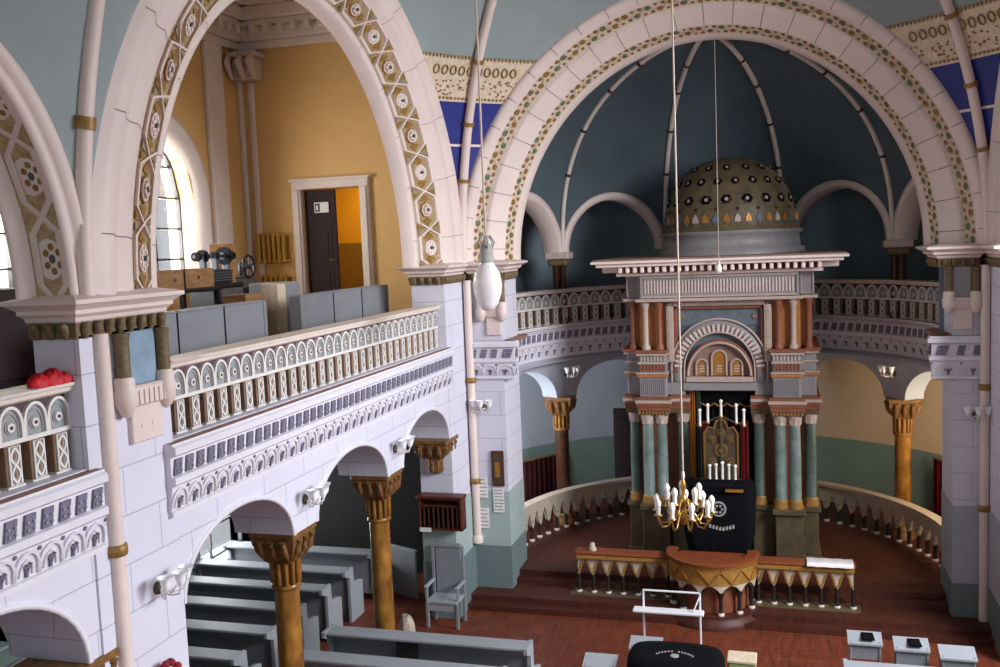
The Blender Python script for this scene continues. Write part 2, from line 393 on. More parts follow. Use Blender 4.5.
b = MB(); b.box(.22, .52, -.03, -.015, 2.08, 2.28, 0); b.box(.235, .34, -.034, -.03, 2.10, 2.26, 1); b.box(.37, .5, -.034, -.03, 2.19, 2.25, 2); b.box(.37, .46, -.034, -.03, 2.11, 2.16, 2)
b.box(.26, .3, -.037, -.034, 2.13, 2.22, 2); b.build('door_sign', ['paper', 'sign_green', 'paper'], d)
b = MB(); b.tube([(.6, -.0, 1.15), (.6, -.06, 1.15), (.52, -.06, 1.15)], .013, 8); b.build('door_handle', 'brass', d)

# gallery pilasters and crowning cornice of the gallery room
b = MB()
b.box(XO, XO + .1, 15.75, 16.3, 5.05, 10.35, bev=.02); b.box(XO, XO + .1, YE - .1, YE, 5.05, 10.35, bev=.02); b.box(XO + .22, XO + .34, YE - .06, YE, 5.05, 9.75, bev=.02); b.box(XO, XO + .12, 11.6, 12.2, 5.05, 10.0, bev=.02)
struct('trim_5', b, 'warm_white', 'flat pilasters of the gallery walls')
b = MB()
for (z0, z1, d) in ((10.35, 10.5, .12), (10.5, 10.75, .2), (10.75, 10.85, .32), (10.85, 11.1, .42), (11.1, 11.2, .55)):
    b.box(XO, -5.7, YE - d, YE, z0, z1, bev=.02); b.box(XO, XO + d, -2, YE, z0, z1, bev=.02)
for i in range(15): x = XO + .5 + i * .29; b.box(x, x + .12, YE - .36, YE - .18, 10.6, 10.76, bev=.01)
for i in range(26): y = 9.5 + i * .29; b.box(XO + .18, XO + .36, y, y + .12, 10.6, 10.76, bev=.01)
b.box(XO, -5.7, 15.0, 15.35, 10.85, 11.2, bev=.02)
struct('trim_6', b, 'warm_white', 'white dentilled cornice under the gallery ceiling')
# corner capital of the pilaster
t = thing('pilaster_capital', 'carved white capital on the pilaster in the corner of the yellow gallery', 'capital', (XO + .30, YE - .22, 9.75))
b = MB(); b.box(-.28, .34, -.26, .2, .42, .52, bev=.02); b.box(-.22, .26, -.16, .2, 0, .42, bev=.03); b.build('bell', 'cream_dark', t)
for sx in (-.2, .05, .28):
    b = MB(); b.tube([(sx, -.16, .0), (sx, -.26, .14), (sx, -.36, .3), (sx, -.28, .42), (sx, -.22, .34)], [.04, .06, .075, .06, .03], 8); b.build('scroll_leaf', 'cream_dark', t)

# ================================================================= left arcade
def arcade(b, mp, s0, s1, openings, z0, ztop, d0, d1, m=0, ms=1, n=16):
    """wall band z0..ztop pierced by elliptical arches (sa, sb, spring, rise) reaching down to z0"""
    cur = s0
    def solid(a, c):
        k = max(1, int(abs(c - a) / (3 if mp in (curve,) else 99)))
        for i in range(k): b.box(a + (c - a) * i / k, a + (c - a) * (i + 1) / k, d0, d1, z0, ztop, m, mp=mp)
    for (sa, sb, zs, rise) in openings:
        if sa > cur + 1e-6: solid(cur, sa)
        A = [((sa + sb) / 2 - (sb - sa) / 2 * math.cos(PI * k / n), zs + rise * math.sin(PI * k / n)) for k in range(n + 1)]
        for dd in (d0, d1): b.grid([[mp(a, dd, z) for a, z in A], [mp(a, dd, ztop) for a, z in A]], m)
        b.grid([[mp(a, d0, z) for a, z in A], [mp(a, d1, z) for a, z in A]], ms, True)
        b.grid([[mp(a, d0, ztop) for a, z in A], [mp(a, d1, ztop) for a, z in A]], m)
        for (a, z) in (A[0], A[-1]): b.grid([[mp(a, d0, z0), mp(a, d1, z0)], [mp(a, d0, zs), mp(a, d1, zs)]], ms)
        cur = sb
    if cur < s1: solid(cur, s1)
def hood(b, mp, sa, sb, zs, rise, e0, e1, d0, d1, m=0, n=24, k0=1.0):
    """raised moulding round an arch"""
    c = (sa + sb) / 2; hw = (sb - sa) / 2; rows = []
    for (e, d) in ((e1, d0), (e1, d1), (e0, d1), (e0, d0)):
        rows.append([mp(c - (hw + e * k0) * math.cos(PI * k / n), d, zs + (rise + e) * math.sin(PI * k / n)) for k in range(n + 1)])
    b.grid(rows, m, True)
ZS = H - 3.20
OP = [(4.15, 6.10, ZS, .74), (7.42, 9.50, ZS, .64), (10.10, 12.26, ZS, .64), (12.84, 14.92, ZS, .64)]
b = MB(); arcade(b, left, 3.4, 16.0, OP, ZS, 4.70, -.76, 0, 0, 0)
b.box(3.3, 4.15, -.76, 0, 0, ZS, mp=left)
b.box(-2, 3.4, -.76, 0, 0, 4.70, mp=left)
struct('wall_left', b, 'wall_white', 'white arcade wall carrying the left gallery')
b = MB()
for (sa, sb, zs, rise) in OP: hood(b, left, sa, sb, zs, rise, 0, .05, -.01, .02)
struct('trim_7', b, 'plaster_white', 'raised rims of the ground floor arches')
# piers
def pier(b, mp, y0, y1, z0, z1, x_in, x_out): b.box(y0, y1, x_in, x_out, z0, z1, mp=mp)
b = MB(); b.box(6.27, 7.38, -.42, .02, 0, H - .58, mp=left); struct('wall_pier_near', b, 'wall_white', 'big white pier between the two left bays')
b = MB(); b.box(14.95, 15.99, -.56, .02, .98, H - .58, mp=left); b.box(15.98, 16.85, -.56, .0, .98, H - .58, mp=left)
b.box(-5.35, -4.64, 15.98, 17.0, .98, H - .58)
struct('wall_pier_apse_left', b, 'wall_white', 'white corner pier left of the apse')
b = MB(); b.box(14.92, 16.9, -.58, .05, 0, .98, mp=left); b.box(-5.35, -4.62, 15.96, 17.0, 0, .98); struct('trim_8', b, 'grey_dado', 'grey-green painted foot of the left corner pier')
b = MB(); b.box(14.935, 16.89, -.57, .035, .98, 1.98, mp=left); b.box(-5.34, -4.63, 15.97, 16.99, .98, 1.98); struct('trim_9', b, 'pale_green_wall', 'pale green middle zone of the left corner pier')
b = MB(); b.box(2.62, XR + 1.5, 16.0, 17.0, .75, H - .58); b.box(14.8, 16.9, -1.2, .02, .75, H - .58, mp=right); struct('wall_pier_apse_right', b, 'wall_white', 'white corner pier right of the apse')
b = MB(); b.box(2.60, XR + 1.5, 15.98, 17.0, 0, .75); b.box(14.78, 16.9, -1.2, .04, 0, .75, mp=right); struct('trim_10', b, 'grey_dado', 'grey painted foot of the right corner pier')
b = MB(); b.box(2.61, XR + 1.5, 15.99, 17.0, .75, 2.0); b.box(14.79, 16.9, -1.2, .03, .75, 2.0, mp=right); struct('trim_11', b, 'apse_wall', 'grey middle zone of the right corner pier')

# ----- gallery front: ledge, carved fascia
def sweep(b, mp, s0, s1, prof, m, ns=1, mats=None):
    S = [s0 + (s1 - s0) * i / ns for i in range(ns + 1)]
    rows = [[mp(s, d, z) for s in S] for d, z in prof]
    b.grid(rows, m, False, mf=(lambda i, k: mats[i]) if mats else None)
    for s in (s0, s1): b.add([mp(s, d, z) for d, z in prof], [tuple(range(len(prof)))], m)
def fascia(mp, s0, s1, unit, ns, name, lab, scale=1.0):
    """unit: length in s of one metre"""
    z0 = H - 2.33; b = MB()
    prof = [(-.38, LED), (.11, LED), (.11, LED - .02), (.14, LED - .04), (.14, LED - .10), (.10, LED - .12), (.08, LED - .13), (.08, LED - .30), (.12, LED - .31), (.12, LED - .37),
            (.08, LED - .40), (.04, LED - .62), (.07, LED - .63), (.07, LED - .67), (.0, LED - .70), (-.1, LED - .70), (-.1, LED - .06), (-.38, LED - .06)]
    mats = [1] + [0] * 17
    sweep(b, mp, s0, s1, prof, 0, ns, mats)
    o = struct(name, b, ['plaster_white', 'ledge_brown'], lab)
    L = abs(s1 - s0) / unit; sg = 1 if s1 > s0 else -1
    def F(a, z, d): return mp(s0 + sg * a * unit, d, z)
    # row of grey leaf blocks
    b = MB(); n = int(L / .176)
    for i in range(n):
        c = (i + .5) * L / n
        b.box(c - .052, c + .052, 0, 1, 0, 1, 0, mp=lambda a, d, z: F(a + (z - .5) * .03, LED - .292 + z * .145, .08 + d * .022))
        for (q, r) in ((-.03, .035), (.03, .035), (-.03, .09), (.03, .09)):
            b.disc(c + q, LED - .29 + r, .011, F, .08, .116, 1, 6)
    b.build('leaf_block_row', ['orn_grey', 'niche_grey'], o)
    # lily arcade
    b = MB(); n = int(L / .235)
    for i in range(n):
        c = (i + .5) * L / n; hw = L / n / 2
        dd = lambda z: .08 - (LED - .40 - z) * .18
        def G(a, z, d): return mp(s0 + sg * a * unit, dd(z) + d, z)
        P = [(c - hw * math.cos(PI * k / 8), LED - .61 + .19 * math.sin(PI * k / 8) ** .7) for k in range(9)]
        b.ribbon(P, .022, G, -.02, .022, 0)
        b.ribbon([(c - hw * .55 * math.cos(PI * k / 6), LED - .60 + .12 * math.sin(PI * k / 6)) for k in range(7)], .016, G, -.02, .015, 0)
        b.ribbon([(c, LED - .61), (c, LED - .51)], .025, G, -.02, .02, 1)
        for q in (-1, 1): b.ribbon([(c, LED - .56), (c + q * .04, LED - .51)], .018, G, -.02, .02, 1)
        b.disc(c + hw, LED - .425, .018, G, -.01, .012, 1, 6)
    b.build('lily_arcade', ['plaster_white', 'orn_grey'], o)
    return o
fascia(left, 7.24, 15.0, 1, 1, 'trim_12', 'carved white front of the left gallery floor between the piers')
fascia(left, 2.0, 6.34, 1, 1, 'trim_13', 'carved white front of the gallery left of the big pier')
def cl(t): return max(0, min(1, t))
def frontl(s, d, z): return (s + d * cl((s + 4.70) / .20), YA - d, z)
def frontr(s, d, z): return (s - d * cl((2.58 - s) / .20), YA - d, z)
fascia(frontl, -5.26, -4.50, 1, 12, 'trim_14', 'short carved white balcony front on the left apse pier')
fascia(frontr, 2.38, 3.06, 1, 12, 'trim_15', 'short carved white balcony front on the right apse pier')
UC = math.degrees(1 / (AR - .2))
fascia(curve, 180, 0, UC, 60, 'trim_16', 'curved carved balcony front around the apse')
def smooth(t): t = max(0, min(1, t)); return t * t * (3 - 2 * t)
def retl(s, d, z): return (-4.50 - .51 * smooth((s - 16.05) / .95) + d, s - d * cl(1 - (s - 16) / .2), z)
def retr(s, d, z): return (2.38 + .51 * smooth((s - 16.05) / .95) - d, s - d * cl(1 - (s - 16) / .2), z)
fascia(retl, 16.0, 17.0, 1, 15, 'trim_17', 'carved balcony front turning into the apse on the left')
fascia(retr, 17.0, 16.0, 1, 15, 'trim_36', 'carved balcony front turning into the apse on the right')
b = MB()
b.box(-5.30, -4.50, 16.0, 17.2, LED - .06, LED - .003); b.box(2.38, 3.10, 16.0, 17.2, LED - .06, LED - .003); struct('floor_5', b, 'ledge_brown')

# ----- balustrades: rosette arcade, balusters, rail
def mk(b, name, mats):
    me_o = b.build(name, mats); me = me_o.data; bpy.data.objects.remove(me_o); return me
loc_f = lambda a, z, d: (a, -d, z)
b = MB()
b.box(-.075, .075, -.04, .06, .02, .335, 0, bev=.008); b.box(-.085, .085, -.05, .07, 0, .025, 1)
b.box(-.062, .062, -.046, -.038, .03, .325, 2)
for sg in (-1, 1):
    b.ribbon([(sg * .040 * math.sin(2 * PI * k / 12 + .0), .045 + .265 * k / 12) for k in range(13)], .018, loc_f, .044, .056, 1)
b.ribbon([(-.052, .035), (.052, .035), (.052, .322), (-.052, .322)], .014, loc_f, .044, .054, 1, closed=True)
for z in (.11, .245): b.prism([(-.014, z), (0, z - .028), (.014, z), (0, z + .028)], loc_f, .045, .05, 3)
ME_BAL = mk(b, 'baluster', ['baluster_side', 'strap_white', 'baluster_face', 'leaf_red'])
b = MB(); HW = .1225
b.box(-HW, HW, -.01, .045, 0, .30, 2)
ar = [(-HW + .012, .03)] + [(-(HW - .012) * math.cos(PI * k / 12), .12 + .155 * math.sin(PI * k / 12) ** .9) for k in range(13)] + [(HW - .012, .03)]
b.prism(ar, loc_f, .01, .022, 1)
b.ribbon(ar, .024, loc_f, .01, .045, 0)
b.ribbon([(a * .72, .03 + (z - .03) * .8) for a, z in ar], .010, loc_f, .02, .03, 3)
b.disc(0, .125, .052, loc_f, .02, .030, 3, 14); b.disc(0, .125, .036, loc_f, .03, .042, 0, 12); b.disc(0, .125, .014, loc_f, .042, .05, 2, 8)
b.box(-HW, HW, -.05, .05, 0, .035, 0)
ME_ROS = mk(b, 'rosette_arch', ['strap_white', 'niche_grey', 'spandrel', 'baluster_face'])
def balustrade(mp, s0, s1, unit, facing, lab, group, ns=1, dpos=-.17, mat_rail='warm_white'):
    L = abs(s1 - s0) / unit; sg = 1 if s1 > s0 else -1; n = max(1, round(L / .2455))
    c0 = mp((s0 + s1) / 2, dpos, LED)
    t = thing('balustrade', lab, 'balustrade', c0, 0, group)
    for i in range(n):
        s = s0 + sg * (i + .5) * L / n * unit; p = mp(s, dpos, LED); rz = facing(s)
        for me, nm, z in ((ME_BAL, 'baluster', 0), (ME_ROS, 'rosette_arch', .335)):
            o = bpy.data.objects.new(nm, me); C.objects.link(o); o.parent = t
            o.location = (p[0] - c0[0], p[1] - c0[1], z); o.rotation_euler = (0, 0, rz); o.scale = (L / n / .245, 1, 1)
    b = MB(); z = LED + .635
    prof = [(dpos - .10, z), (dpos + .06, z), (dpos + .10, z + .02), (dpos + .10, z + .05), (dpos + .13, z + .06), (dpos + .13, z + .085), (dpos - .20, z + .085), (dpos - .20, z)]
    sweep(b, mp, s0, s1, prof, 0, ns); b.build('handrail', mat_rail, t, off=c0)
    return t
balustrade(left, 7.36, 14.98, 1, lambda s: PI / 2, 'long carved balustrade of the left gallery between the two big piers', None)
balustrade(left, 2.6, 6.28, 1, lambda s: PI / 2, 'near carved balustrade at the left edge, with red cloth on its rail', None)
balustrade(curve, 176, 103, UC, lambda s: math.radians(s - 90), 'curved dark balustrade of the apse balcony left of the ark', 'apse balcony balustrades', 30, -.06)
balustrade(curve, 77, 4, UC, lambda s: math.radians(s - 90), 'curved dark balustrade of the apse balcony right of the ark', 'apse balcony balustrades', 30, -.06)

# ================================================================= great arch rings
def ringpt(mp, c, prof, t, k, e=0):
    """prof entries (half width, height, depth d<0 is into the wall)"""
    s, hgt, d = prof; return mp(c - (s + e) * math.cos(t), d, SP + (hgt + e) * math.sin(t))
def ring(mp, c, prof, name, lab, mats, matidx, n=56, z_base=None):
    b = MB(); rows = []
    for (s, hgt, d) in prof:
        r = [mp(c - s * math.cos(PI * k / n), d, SP + hgt * math.sin(PI * k / n)) for k in range(n + 1)]
        rows.append(r)
    b.grid(rows, 0, True, mf=lambda i, k: matidx[i])
    return struct(name, b, mats, lab)
def surf(mp, c, P0, P1):
    """surface on a ring band: u in radians along arch, v across 0..1, h lift off"""
    def f(u, v, h):
        s = P0[0] + (P1[0] - P0[0]) * v; hg = P0[1] + (P1[1] - P0[1]) * v; d = P0[2] + (P1[2] - P0[2]) * v
        return mp(c - s * math.cos(u), d + h, SP + hg * math.sin(u))
    return f
BIG = [(4.90, 4.60, -.02), (4.72, 4.42, .06), (4.62, 4.36, .10), (4.50, 4.26, .02), (4.42, 4.22, .00), (4.36, 4.18, .03), (4.20, 4.09, -.04), (4.09, 4.03, -.13),
       (3.52, 3.68, -.36), (3.49, 3.66, -.33), (3.40, 3.58, -.38), (3.38, 3.56, -.58)]
BM = [0] * 7 + [1] + [0] * 3
def big_ring(mp, idx, lab):
    o = ring(mp, YC, BIG, 'trim_%d' % idx, lab, ['cream', 'band_ground'], BM)
    f = surf(mp, YC, BIG[7], BIG[8]); b = MB(); NM = 19; du = PI / NM
    for i in range(NM):
        uc = (i + .5) * du; arc = 4.1; rr = .62
        # two interlacing straps
        for sg in (-1, 1):
            pts = [(uc - du / 2, .5), (uc - du * .30, .5 + sg * .40), (uc + du * .30, .5 + sg * .40), (uc + du / 2, .5)]
            P = []
            for a, c2 in zip(pts[:-1], pts[1:]):
                for k in range(4): P.append((a[0] + (c2[0] - a[0]) * k / 4, a[1] + (c2[1] - a[1]) * k / 4))
            P.append(pts[-1])
            L = [f(u, v - .045, .0) for u, v in P]; T0 = [f(u, v - .045, .035) for u, v in P]; T1 = [f(u, v + .045, .035) for u, v in P]; R = [f(u, v + .045, 0) for u, v in P]
            b.grid([L, T0, T1, R], 0)
        ra = .145 / 4.1; rv = .145 / .62
        if i % 2:
            b.disc(uc, .5, rv, f, 0, .02, 1, 8, ra); b.disc(uc, .5, rv * .85, f, .02, .03, 0, 8, ra * .85); b.disc(uc, .5, rv * .68, f, .03, .035, 4, 12, ra * .68)
            for k in range(6): b.disc(uc + ra * .42 * math.cos(k * PI / 3), .5 + rv * .42 * math.sin(k * PI / 3), rv * .2, f, .03, .05, 0, 6, ra * .2)
        else:
            b.disc(uc, .5, rv * .95, f, 0, .03, 0, 14, ra * .95)
            for k in range(8): b.disc(uc + ra * .62 * math.cos(k * PI / 4), .5 + rv * .62 * math.sin(k * PI / 4), rv * .2, f, .03, .045, 0, 6, ra * .2)
        b.disc(uc, .5, rv * .2, f, .03, .06, 3, 8, ra * .2)
        for sg in (-1, 1):   # leaves at both sides of the medallion and in the corners
            b.prism([(uc + sg * du * .26, .32), (uc + sg * du * .42, .5), (uc + sg * du * .26, .68), (uc + sg * du * .22, .5)], f, 0, .015, 2)
            for s2 in (-1, 1): b.prism([(uc + sg * du * .48, .5 + s2 * .16), (uc + sg * du * .48, .5 + s2 * .42), (uc + sg * du * .36, .5 + s2 * .42)], f, 0, .02, 2 if i % 2 else 4)
    b.build('medallion_band', ['cream', 'leaf_red', 'gold_brown', 'column_green', 'band_ground_grey'], o)
    b = MB()      # joints
    for i in range(13):
        u = PI * (i + .5) / 13
        for j in list(range(1, 7)) + [8, 9]:
            f2 = surf(mp, YC, BIG[j], BIG[j + 1]); b.add([f2(u - .0009, 0, .004), f2(u + .0009, 0, .004), f2(u + .0009, 1, .004), f2(u - .0009, 1, .004)], [(0, 1, 2, 3)])
    b.build('joint_line', 'joint', o)
big_ring(left, 18, 'great moulded arch with medallion band over the left gallery')
big_ring(right, 19, 'great moulded arch over the right gallery')
# small arch of the near bay
SC = 5.02
SML = [(1.60, 2.22, -.02), (1.46, 2.12, .04), (1.42, 2.09, .06), (1.38, 2.05, -.0), (1.35, 2.03, -.03), (1.32, 2.0, .0), (1.29, 1.98, -.06), (1.24, 1.93, -.34), (1.22, 1.91, -.36), (1.14, 1.84, -.40), (1.13, 1.83, -.44)]
o = ring(left, SC, SML, 'trim_20', 'smaller moulded arch of the near left bay', ['cream', 'band_ground'], [0] * 6 + [1] + [0] * 3)
f = surf(left, SC, SML[6], SML[7]); b = MB(); NM = 9; du = PI / NM
for i in range(NM):
    uc = (i + .5) * du
    for sg in (-1, 1):
        pts = [(uc - du / 2, .5), (uc - du * .3, .5 + sg * .38), (uc + du * .3, .5 + sg * .38), (uc + du / 2, .5)]
        b.grid([[f(u, v - .05, 0) for u, v in pts], [f(u, v - .05, .035) for u, v in pts], [f(u, v + .05, .035) for u, v in pts], [f(u, v + .05, 0) for u, v in pts]], 0)
    b.disc(uc, .5, .38, f, 0, .02, 0, 12, .085); b.disc(uc, .5, .09, f, .02, .04, 2, 6, .02)
    for k in range(6): b.disc(uc + .05 * math.cos(k * PI / 3), .5 + .2 * math.sin(k * PI / 3), .06, f, .03, .05, 1, 6, .015)
b.build('medallion_band', ['cream', 'gold_brown', 'column_green'], o)

# apse arch (on the plane Y=16, deepening into the apse)
AP = [(4.36, 4.52, -.02), (4.24, 4.42, .05), (4.16, 4.36, .07), (4.08, 4.28, -.06), (4.05, 4.24, -.10), (3.93, 4.12, -.34), (3.90, 4.08, -.32), (3.84, 4.02, -.36), (3.64, 3.86, -.56), (3.60, 3.82, -.58), (3.50, 3.72, -.80), (3.45, 3.68, -.84), (3.43, 3.66, -1.02)]
o = ring(front, XC, AP, 'trim_21', 'great round arch with two scroll bands framing the apse', ['cream', 'frieze_cream', 'cream_dark'], [0, 0, 0, 0, 1, 0, 0, 0, 0, 1, 0, 0], 72)
for (j, n) in ((4, 64), (9, 60)):
    f = surf(front, XC, AP[j], AP[j + 1]); b = MB(); du = PI / n
    P = [(u * PI / 400, .5 + .3 * math.sin(u * PI / 400 * n)) for u in range(401)]
    b.grid([[f(u, v - .06, 0) for u, v in P], [f(u, v - .06, .03) for u, v in P], [f(u, v + .06, .03) for u, v in P], [f(u, v + .06, 0) for u, v in P]], 3)
    for i in range(n):
        uc = (i + .5) * du; sg = 1 if i % 2 else -1
        b.disc(uc, .5 + sg * -.18, .2, f, 0, .03, 0 if i % 4 < 2 else 1, 7, .016); b.disc(uc + du * .35, .5 + sg * .28, .13, f, 0, .035, 2, 6, .010)
        b.disc(uc - du * .3, .5 + sg * .3, .1, f, 0, .03, 0, 5, .008)
    b.build('scroll_band', ['gold_brown', 'leaf_green', 'leaf_red', 'cream_dark'], o)
b = MB()
for i in range(25):
    u = PI * (i + .5) / 25
    for j in (1, 2, 5, 6, 7, 8):
        f2 = surf(front, XC, AP[j], AP[j + 1]); b.add([f2(u - .0013, 0, .004), f2(u + .0013, 0, .004), f2(u + .0013, 1, .004), f2(u - .0013, 1, .004)], [(0, 1, 2, 3)])
b.build('joint_line', 'joint', o)

# ================================================================= vault
def q(h, c=6.25): return math.sqrt(max(0, 1 - (h / c) ** 2))
NHs = [0, .25, .5, .75, 1.0, 1.25, 1.45, 1.7, 2.02, 2.06, 2.4, 2.72, 2.95, 3.20, 3.38, 3.6, 3.8, 4.0, 4.2, 4.4]
def zone(h0, east):
    if not east: return 0
    if h0 < 1.44: return 3
    if h0 < 2.01: return 1
    if h0 < 2.05: return 3
    if h0 < 2.71: return 1
    if h0 < 3.37: return 2
    return 0
b = MB(); NU = 16
for sx in (-1, 1):
    rowsE = []; rowsW = []
    for h in NHs:
        hh = min(h, 4.399); yr = 4.72 * math.sqrt(1 - (hh / 4.4) ** 2); xr = 4.24 * math.sqrt(1 - (hh / 4.4) ** 2)
        # east pendentive: on the ellipsoid between the side arch and the apse arch
        R = q(h); r = []
        a0 = math.atan2(yr / 6.675, 4.24 / 5.996); a1 = math.atan2(4.72 / 6.675, xr / 5.996)
        for k in range(NU + 1):
            a = a0 + (a1 - a0) * k / NU; r.append((XC + sx * 5.996 * R * math.cos(a), YC + 6.675 * R * math.sin(a), SP + h))
        rowsE.append(r)
        # west pendentive: from side arch to transverse rib
        p0 = Vector((XC + sx * 4.24, YC - yr, SP + h)); p1 = Vector((XC + sx * 4.24 * q(h), YP, SP + h))
        rowsW.append([tuple(p0.lerp(p1, k / NU)) for k in range(NU + 1)])
    b.grid(rowsE, 0, True, mf=lambda i, k: zone(NHs[i], True)); b.grid(rowsW, 0, True)
    # wall from rib back to the small arch of the near bay
    rows = []
    for h in NHs:
        ys = SC + (1.46 * math.sqrt(1 - (h / 2.12) ** 2) if h < 2.12 else 0); k = 0 if h < 2.12 else min(1, (h - 2.12) / 1.5)
        p1 = Vector((XC + sx * 4.24 * q(h), YP, SP + h)); p0 = Vector((XC + sx * (4.24 * (1 - k) + 4.24 * q(h) * k), ys, SP + h)); rows.append([tuple(p1.lerp(p0, j / 6)) for j in range(7)])
    b.grid(rows, 0, True)
    HB = [2.12, 2.6, 3.0, 3.5, 4.0, 4.4, 4.8, 5.2, 5.6, 5.9, 6.1, 6.25]
    b.grid([[(XC + sx * (4.24 * (1 - min(1, (h - 2.12) / 1.5)) + 4.24 * q(h) * min(1, (h - 2.12) / 1.5)), y, SP + h) for y in (SC, -6)] for h in HB], 0, True)
    b.grid([[(XC + sx * 4.24, y, z) for y in (SC - 1.46, -6)] for z in (SP, SP + 2.12)], 0)
    # spandrel left of the small arch
    A = [(SC - 1.46 * math.cos(t * PI / 24), SP + 2.12 * math.sin(t * PI / 24)) for t in range(13)]
    b.grid([[(XC + sx * 4.24, y, z) for y, z in A], [(XC + sx * 4.24, y, SP + 2.12) for y, z in A]], 0)
HT = [4.4, 4.7, 5.0, 5.3, 5.6, 5.85, 6.05, 6.18, 6.25]
rows = []
for h in HT:
    R = q(h); rows.append([(XC + 5.996 * R * math.cos(PI * k / 40), YC + 6.675 * R * math.sin(PI * k / 40), SP + h) for k in range(41)])
b.grid(rows, 0, True)
for sx in (-1, 1):
    b.grid([[(XC + sx * (5.996 * q(h) * t + 4.24 * q(h) * (1 - t)), YP + (YC - YP) * t, SP + h) for t in [j / 8 for j in range(9)]] for h in HT], 0, True)
    b.grid([[(XC + sx * 4.24 * q(h), y, SP + h) for y in (YP, SC)] for h in HT], 0, True)
struct('ceiling_vault', b, ['teal_vault', 'blue_panel', 'frieze_cream', 'cream'], 'grey-teal vault with cream frieze and blue panels')
# frieze ornaments (rings, beads) on the east pendentives
b = MB()
for sx in (-1, 1):
    def E(a, h, d): return (XC + sx * (5.996 - d) * q(h) * math.cos(a), YC + (6.675 - d) * q(h) * math.sin(a), SP + h)
    def lim(h):
        k = math.sqrt(1 - (min(h, 4.39) / 4.4) ** 2); return math.atan2(4.72 * k / 6.675, 4.24 / 5.996), math.atan2(4.72 / 6.675, 4.24 * k / 5.996)
    for i in range(60):
        a = .35 + .03 * i
        if not (lim(3.18)[0] + .02 < a < lim(3.18)[1] - .02): continue
        pts = [(a + .010 * math.cos(k * PI / 4), 3.18 + .065 * math.sin(k * PI / 4)) for k in range(8)]
        P3 = [E(*p_, .02) for p_ in pts]; b.tube(P3 + P3[:1], .014, 5) if True else b.ribbon(pts, .014, E, -.01, .03, 0, closed=True)
    for i in range(80):
        a = .33 + 1.04 * i / 80
        for hq, rq in ((3.37, .03), (2.77, .022)):
            if lim(hq)[0] < a < lim(hq)[1]: b.disc(a, hq, rq, E, -.01, .03, 0, 5, .004)
    for i in range(220):
        a = .35 + random.random(); h = random.uniform(2.82, 3.06)
        if lim(h)[0] < a < lim(h)[1]: b.disc(a, h, .016, E, 0, .012, 1, 5, .004)
struct('trim_22', b, ['ochre_line', 'leaf_red'], 'painted rings and beads of the cream corner friezes')
# diagonal ribs and transverse ribs with gold rings
def rib(path, r, name, lab, rings=(), rr=None, mats='cream'):
    b = MB(); b.tube(path, r, 10); o = struct(name, b, mats, lab)
    for p0, p1 in rings:
        g = MB(); g.tube([p0, p1], (rr or r * 1.35), 10); g.build('gold_ring', 'gold_brown', o)
def diag(sx, h, e=.0): return (XC + sx * (4.24 - e) * q(h), YC + (4.72 - e) * q(h), SP + h)
def trib(sx, h, e=.0): return (XC + sx * (4.24 - e) * q(h), YP, SP + h)
hs = [i * .25 for i in range(25)]
for sx, idx, nm in ((-1, 23, 'left'), (1, 24, 'right')):
    rib([diag(sx, h, .05) for h in hs], .075, 'trim_%d' % idx, 'pale vault rib rising from the %s apse pier' % nm, [(diag(sx, h, .05), diag(sx, h + .06, .05)) for h in (1.42, 2.35, 3.3)])
rib([trib(-1, h, .0) for h in hs], .066, 'trim_25', 'pale vault rib rising from the big left pier', [(trib(-1, 1.35, .0), trib(-1, 1.45, .0))])
rib([trib(1, h, .05) for h in hs], .085, 'trim_26', 'pale vault rib rising from the right near pier')
# slender wall shafts down the piers
def shaft(x, y, z0, z1, idx, lab, rings):
    b = MB(); b.tube([(x, y, z0), (x, y, z1)], .07, 12); b.lathe([(.10, 0), (.10, .10), (.07, .14)], (x, y, z0), 12); o = struct('trim_%d' % idx, b, 'cream', lab)
    for z in rings: g = MB(); g.lathe([(.075, -.05), (.09, -.045), (.095, 0), (.09, .045), (.075, .05)], (x, y, z), 12); g.build('gold_ring', 'gold_brown', o)
shaft(XL + .03, 6.50, 0, H - .58, 27, 'slender white shaft on the big left pier', (3.96,))
shaft(XL + .11, 15.90, 1.05, H - .58, 28, 'slender white shaft beside the left apse pier', (2.18, 4.0))
shaft(XR - .09, 15.90, .0, H - .58, 29, 'slender white shaft at the right edge', (2.0, 3.9))

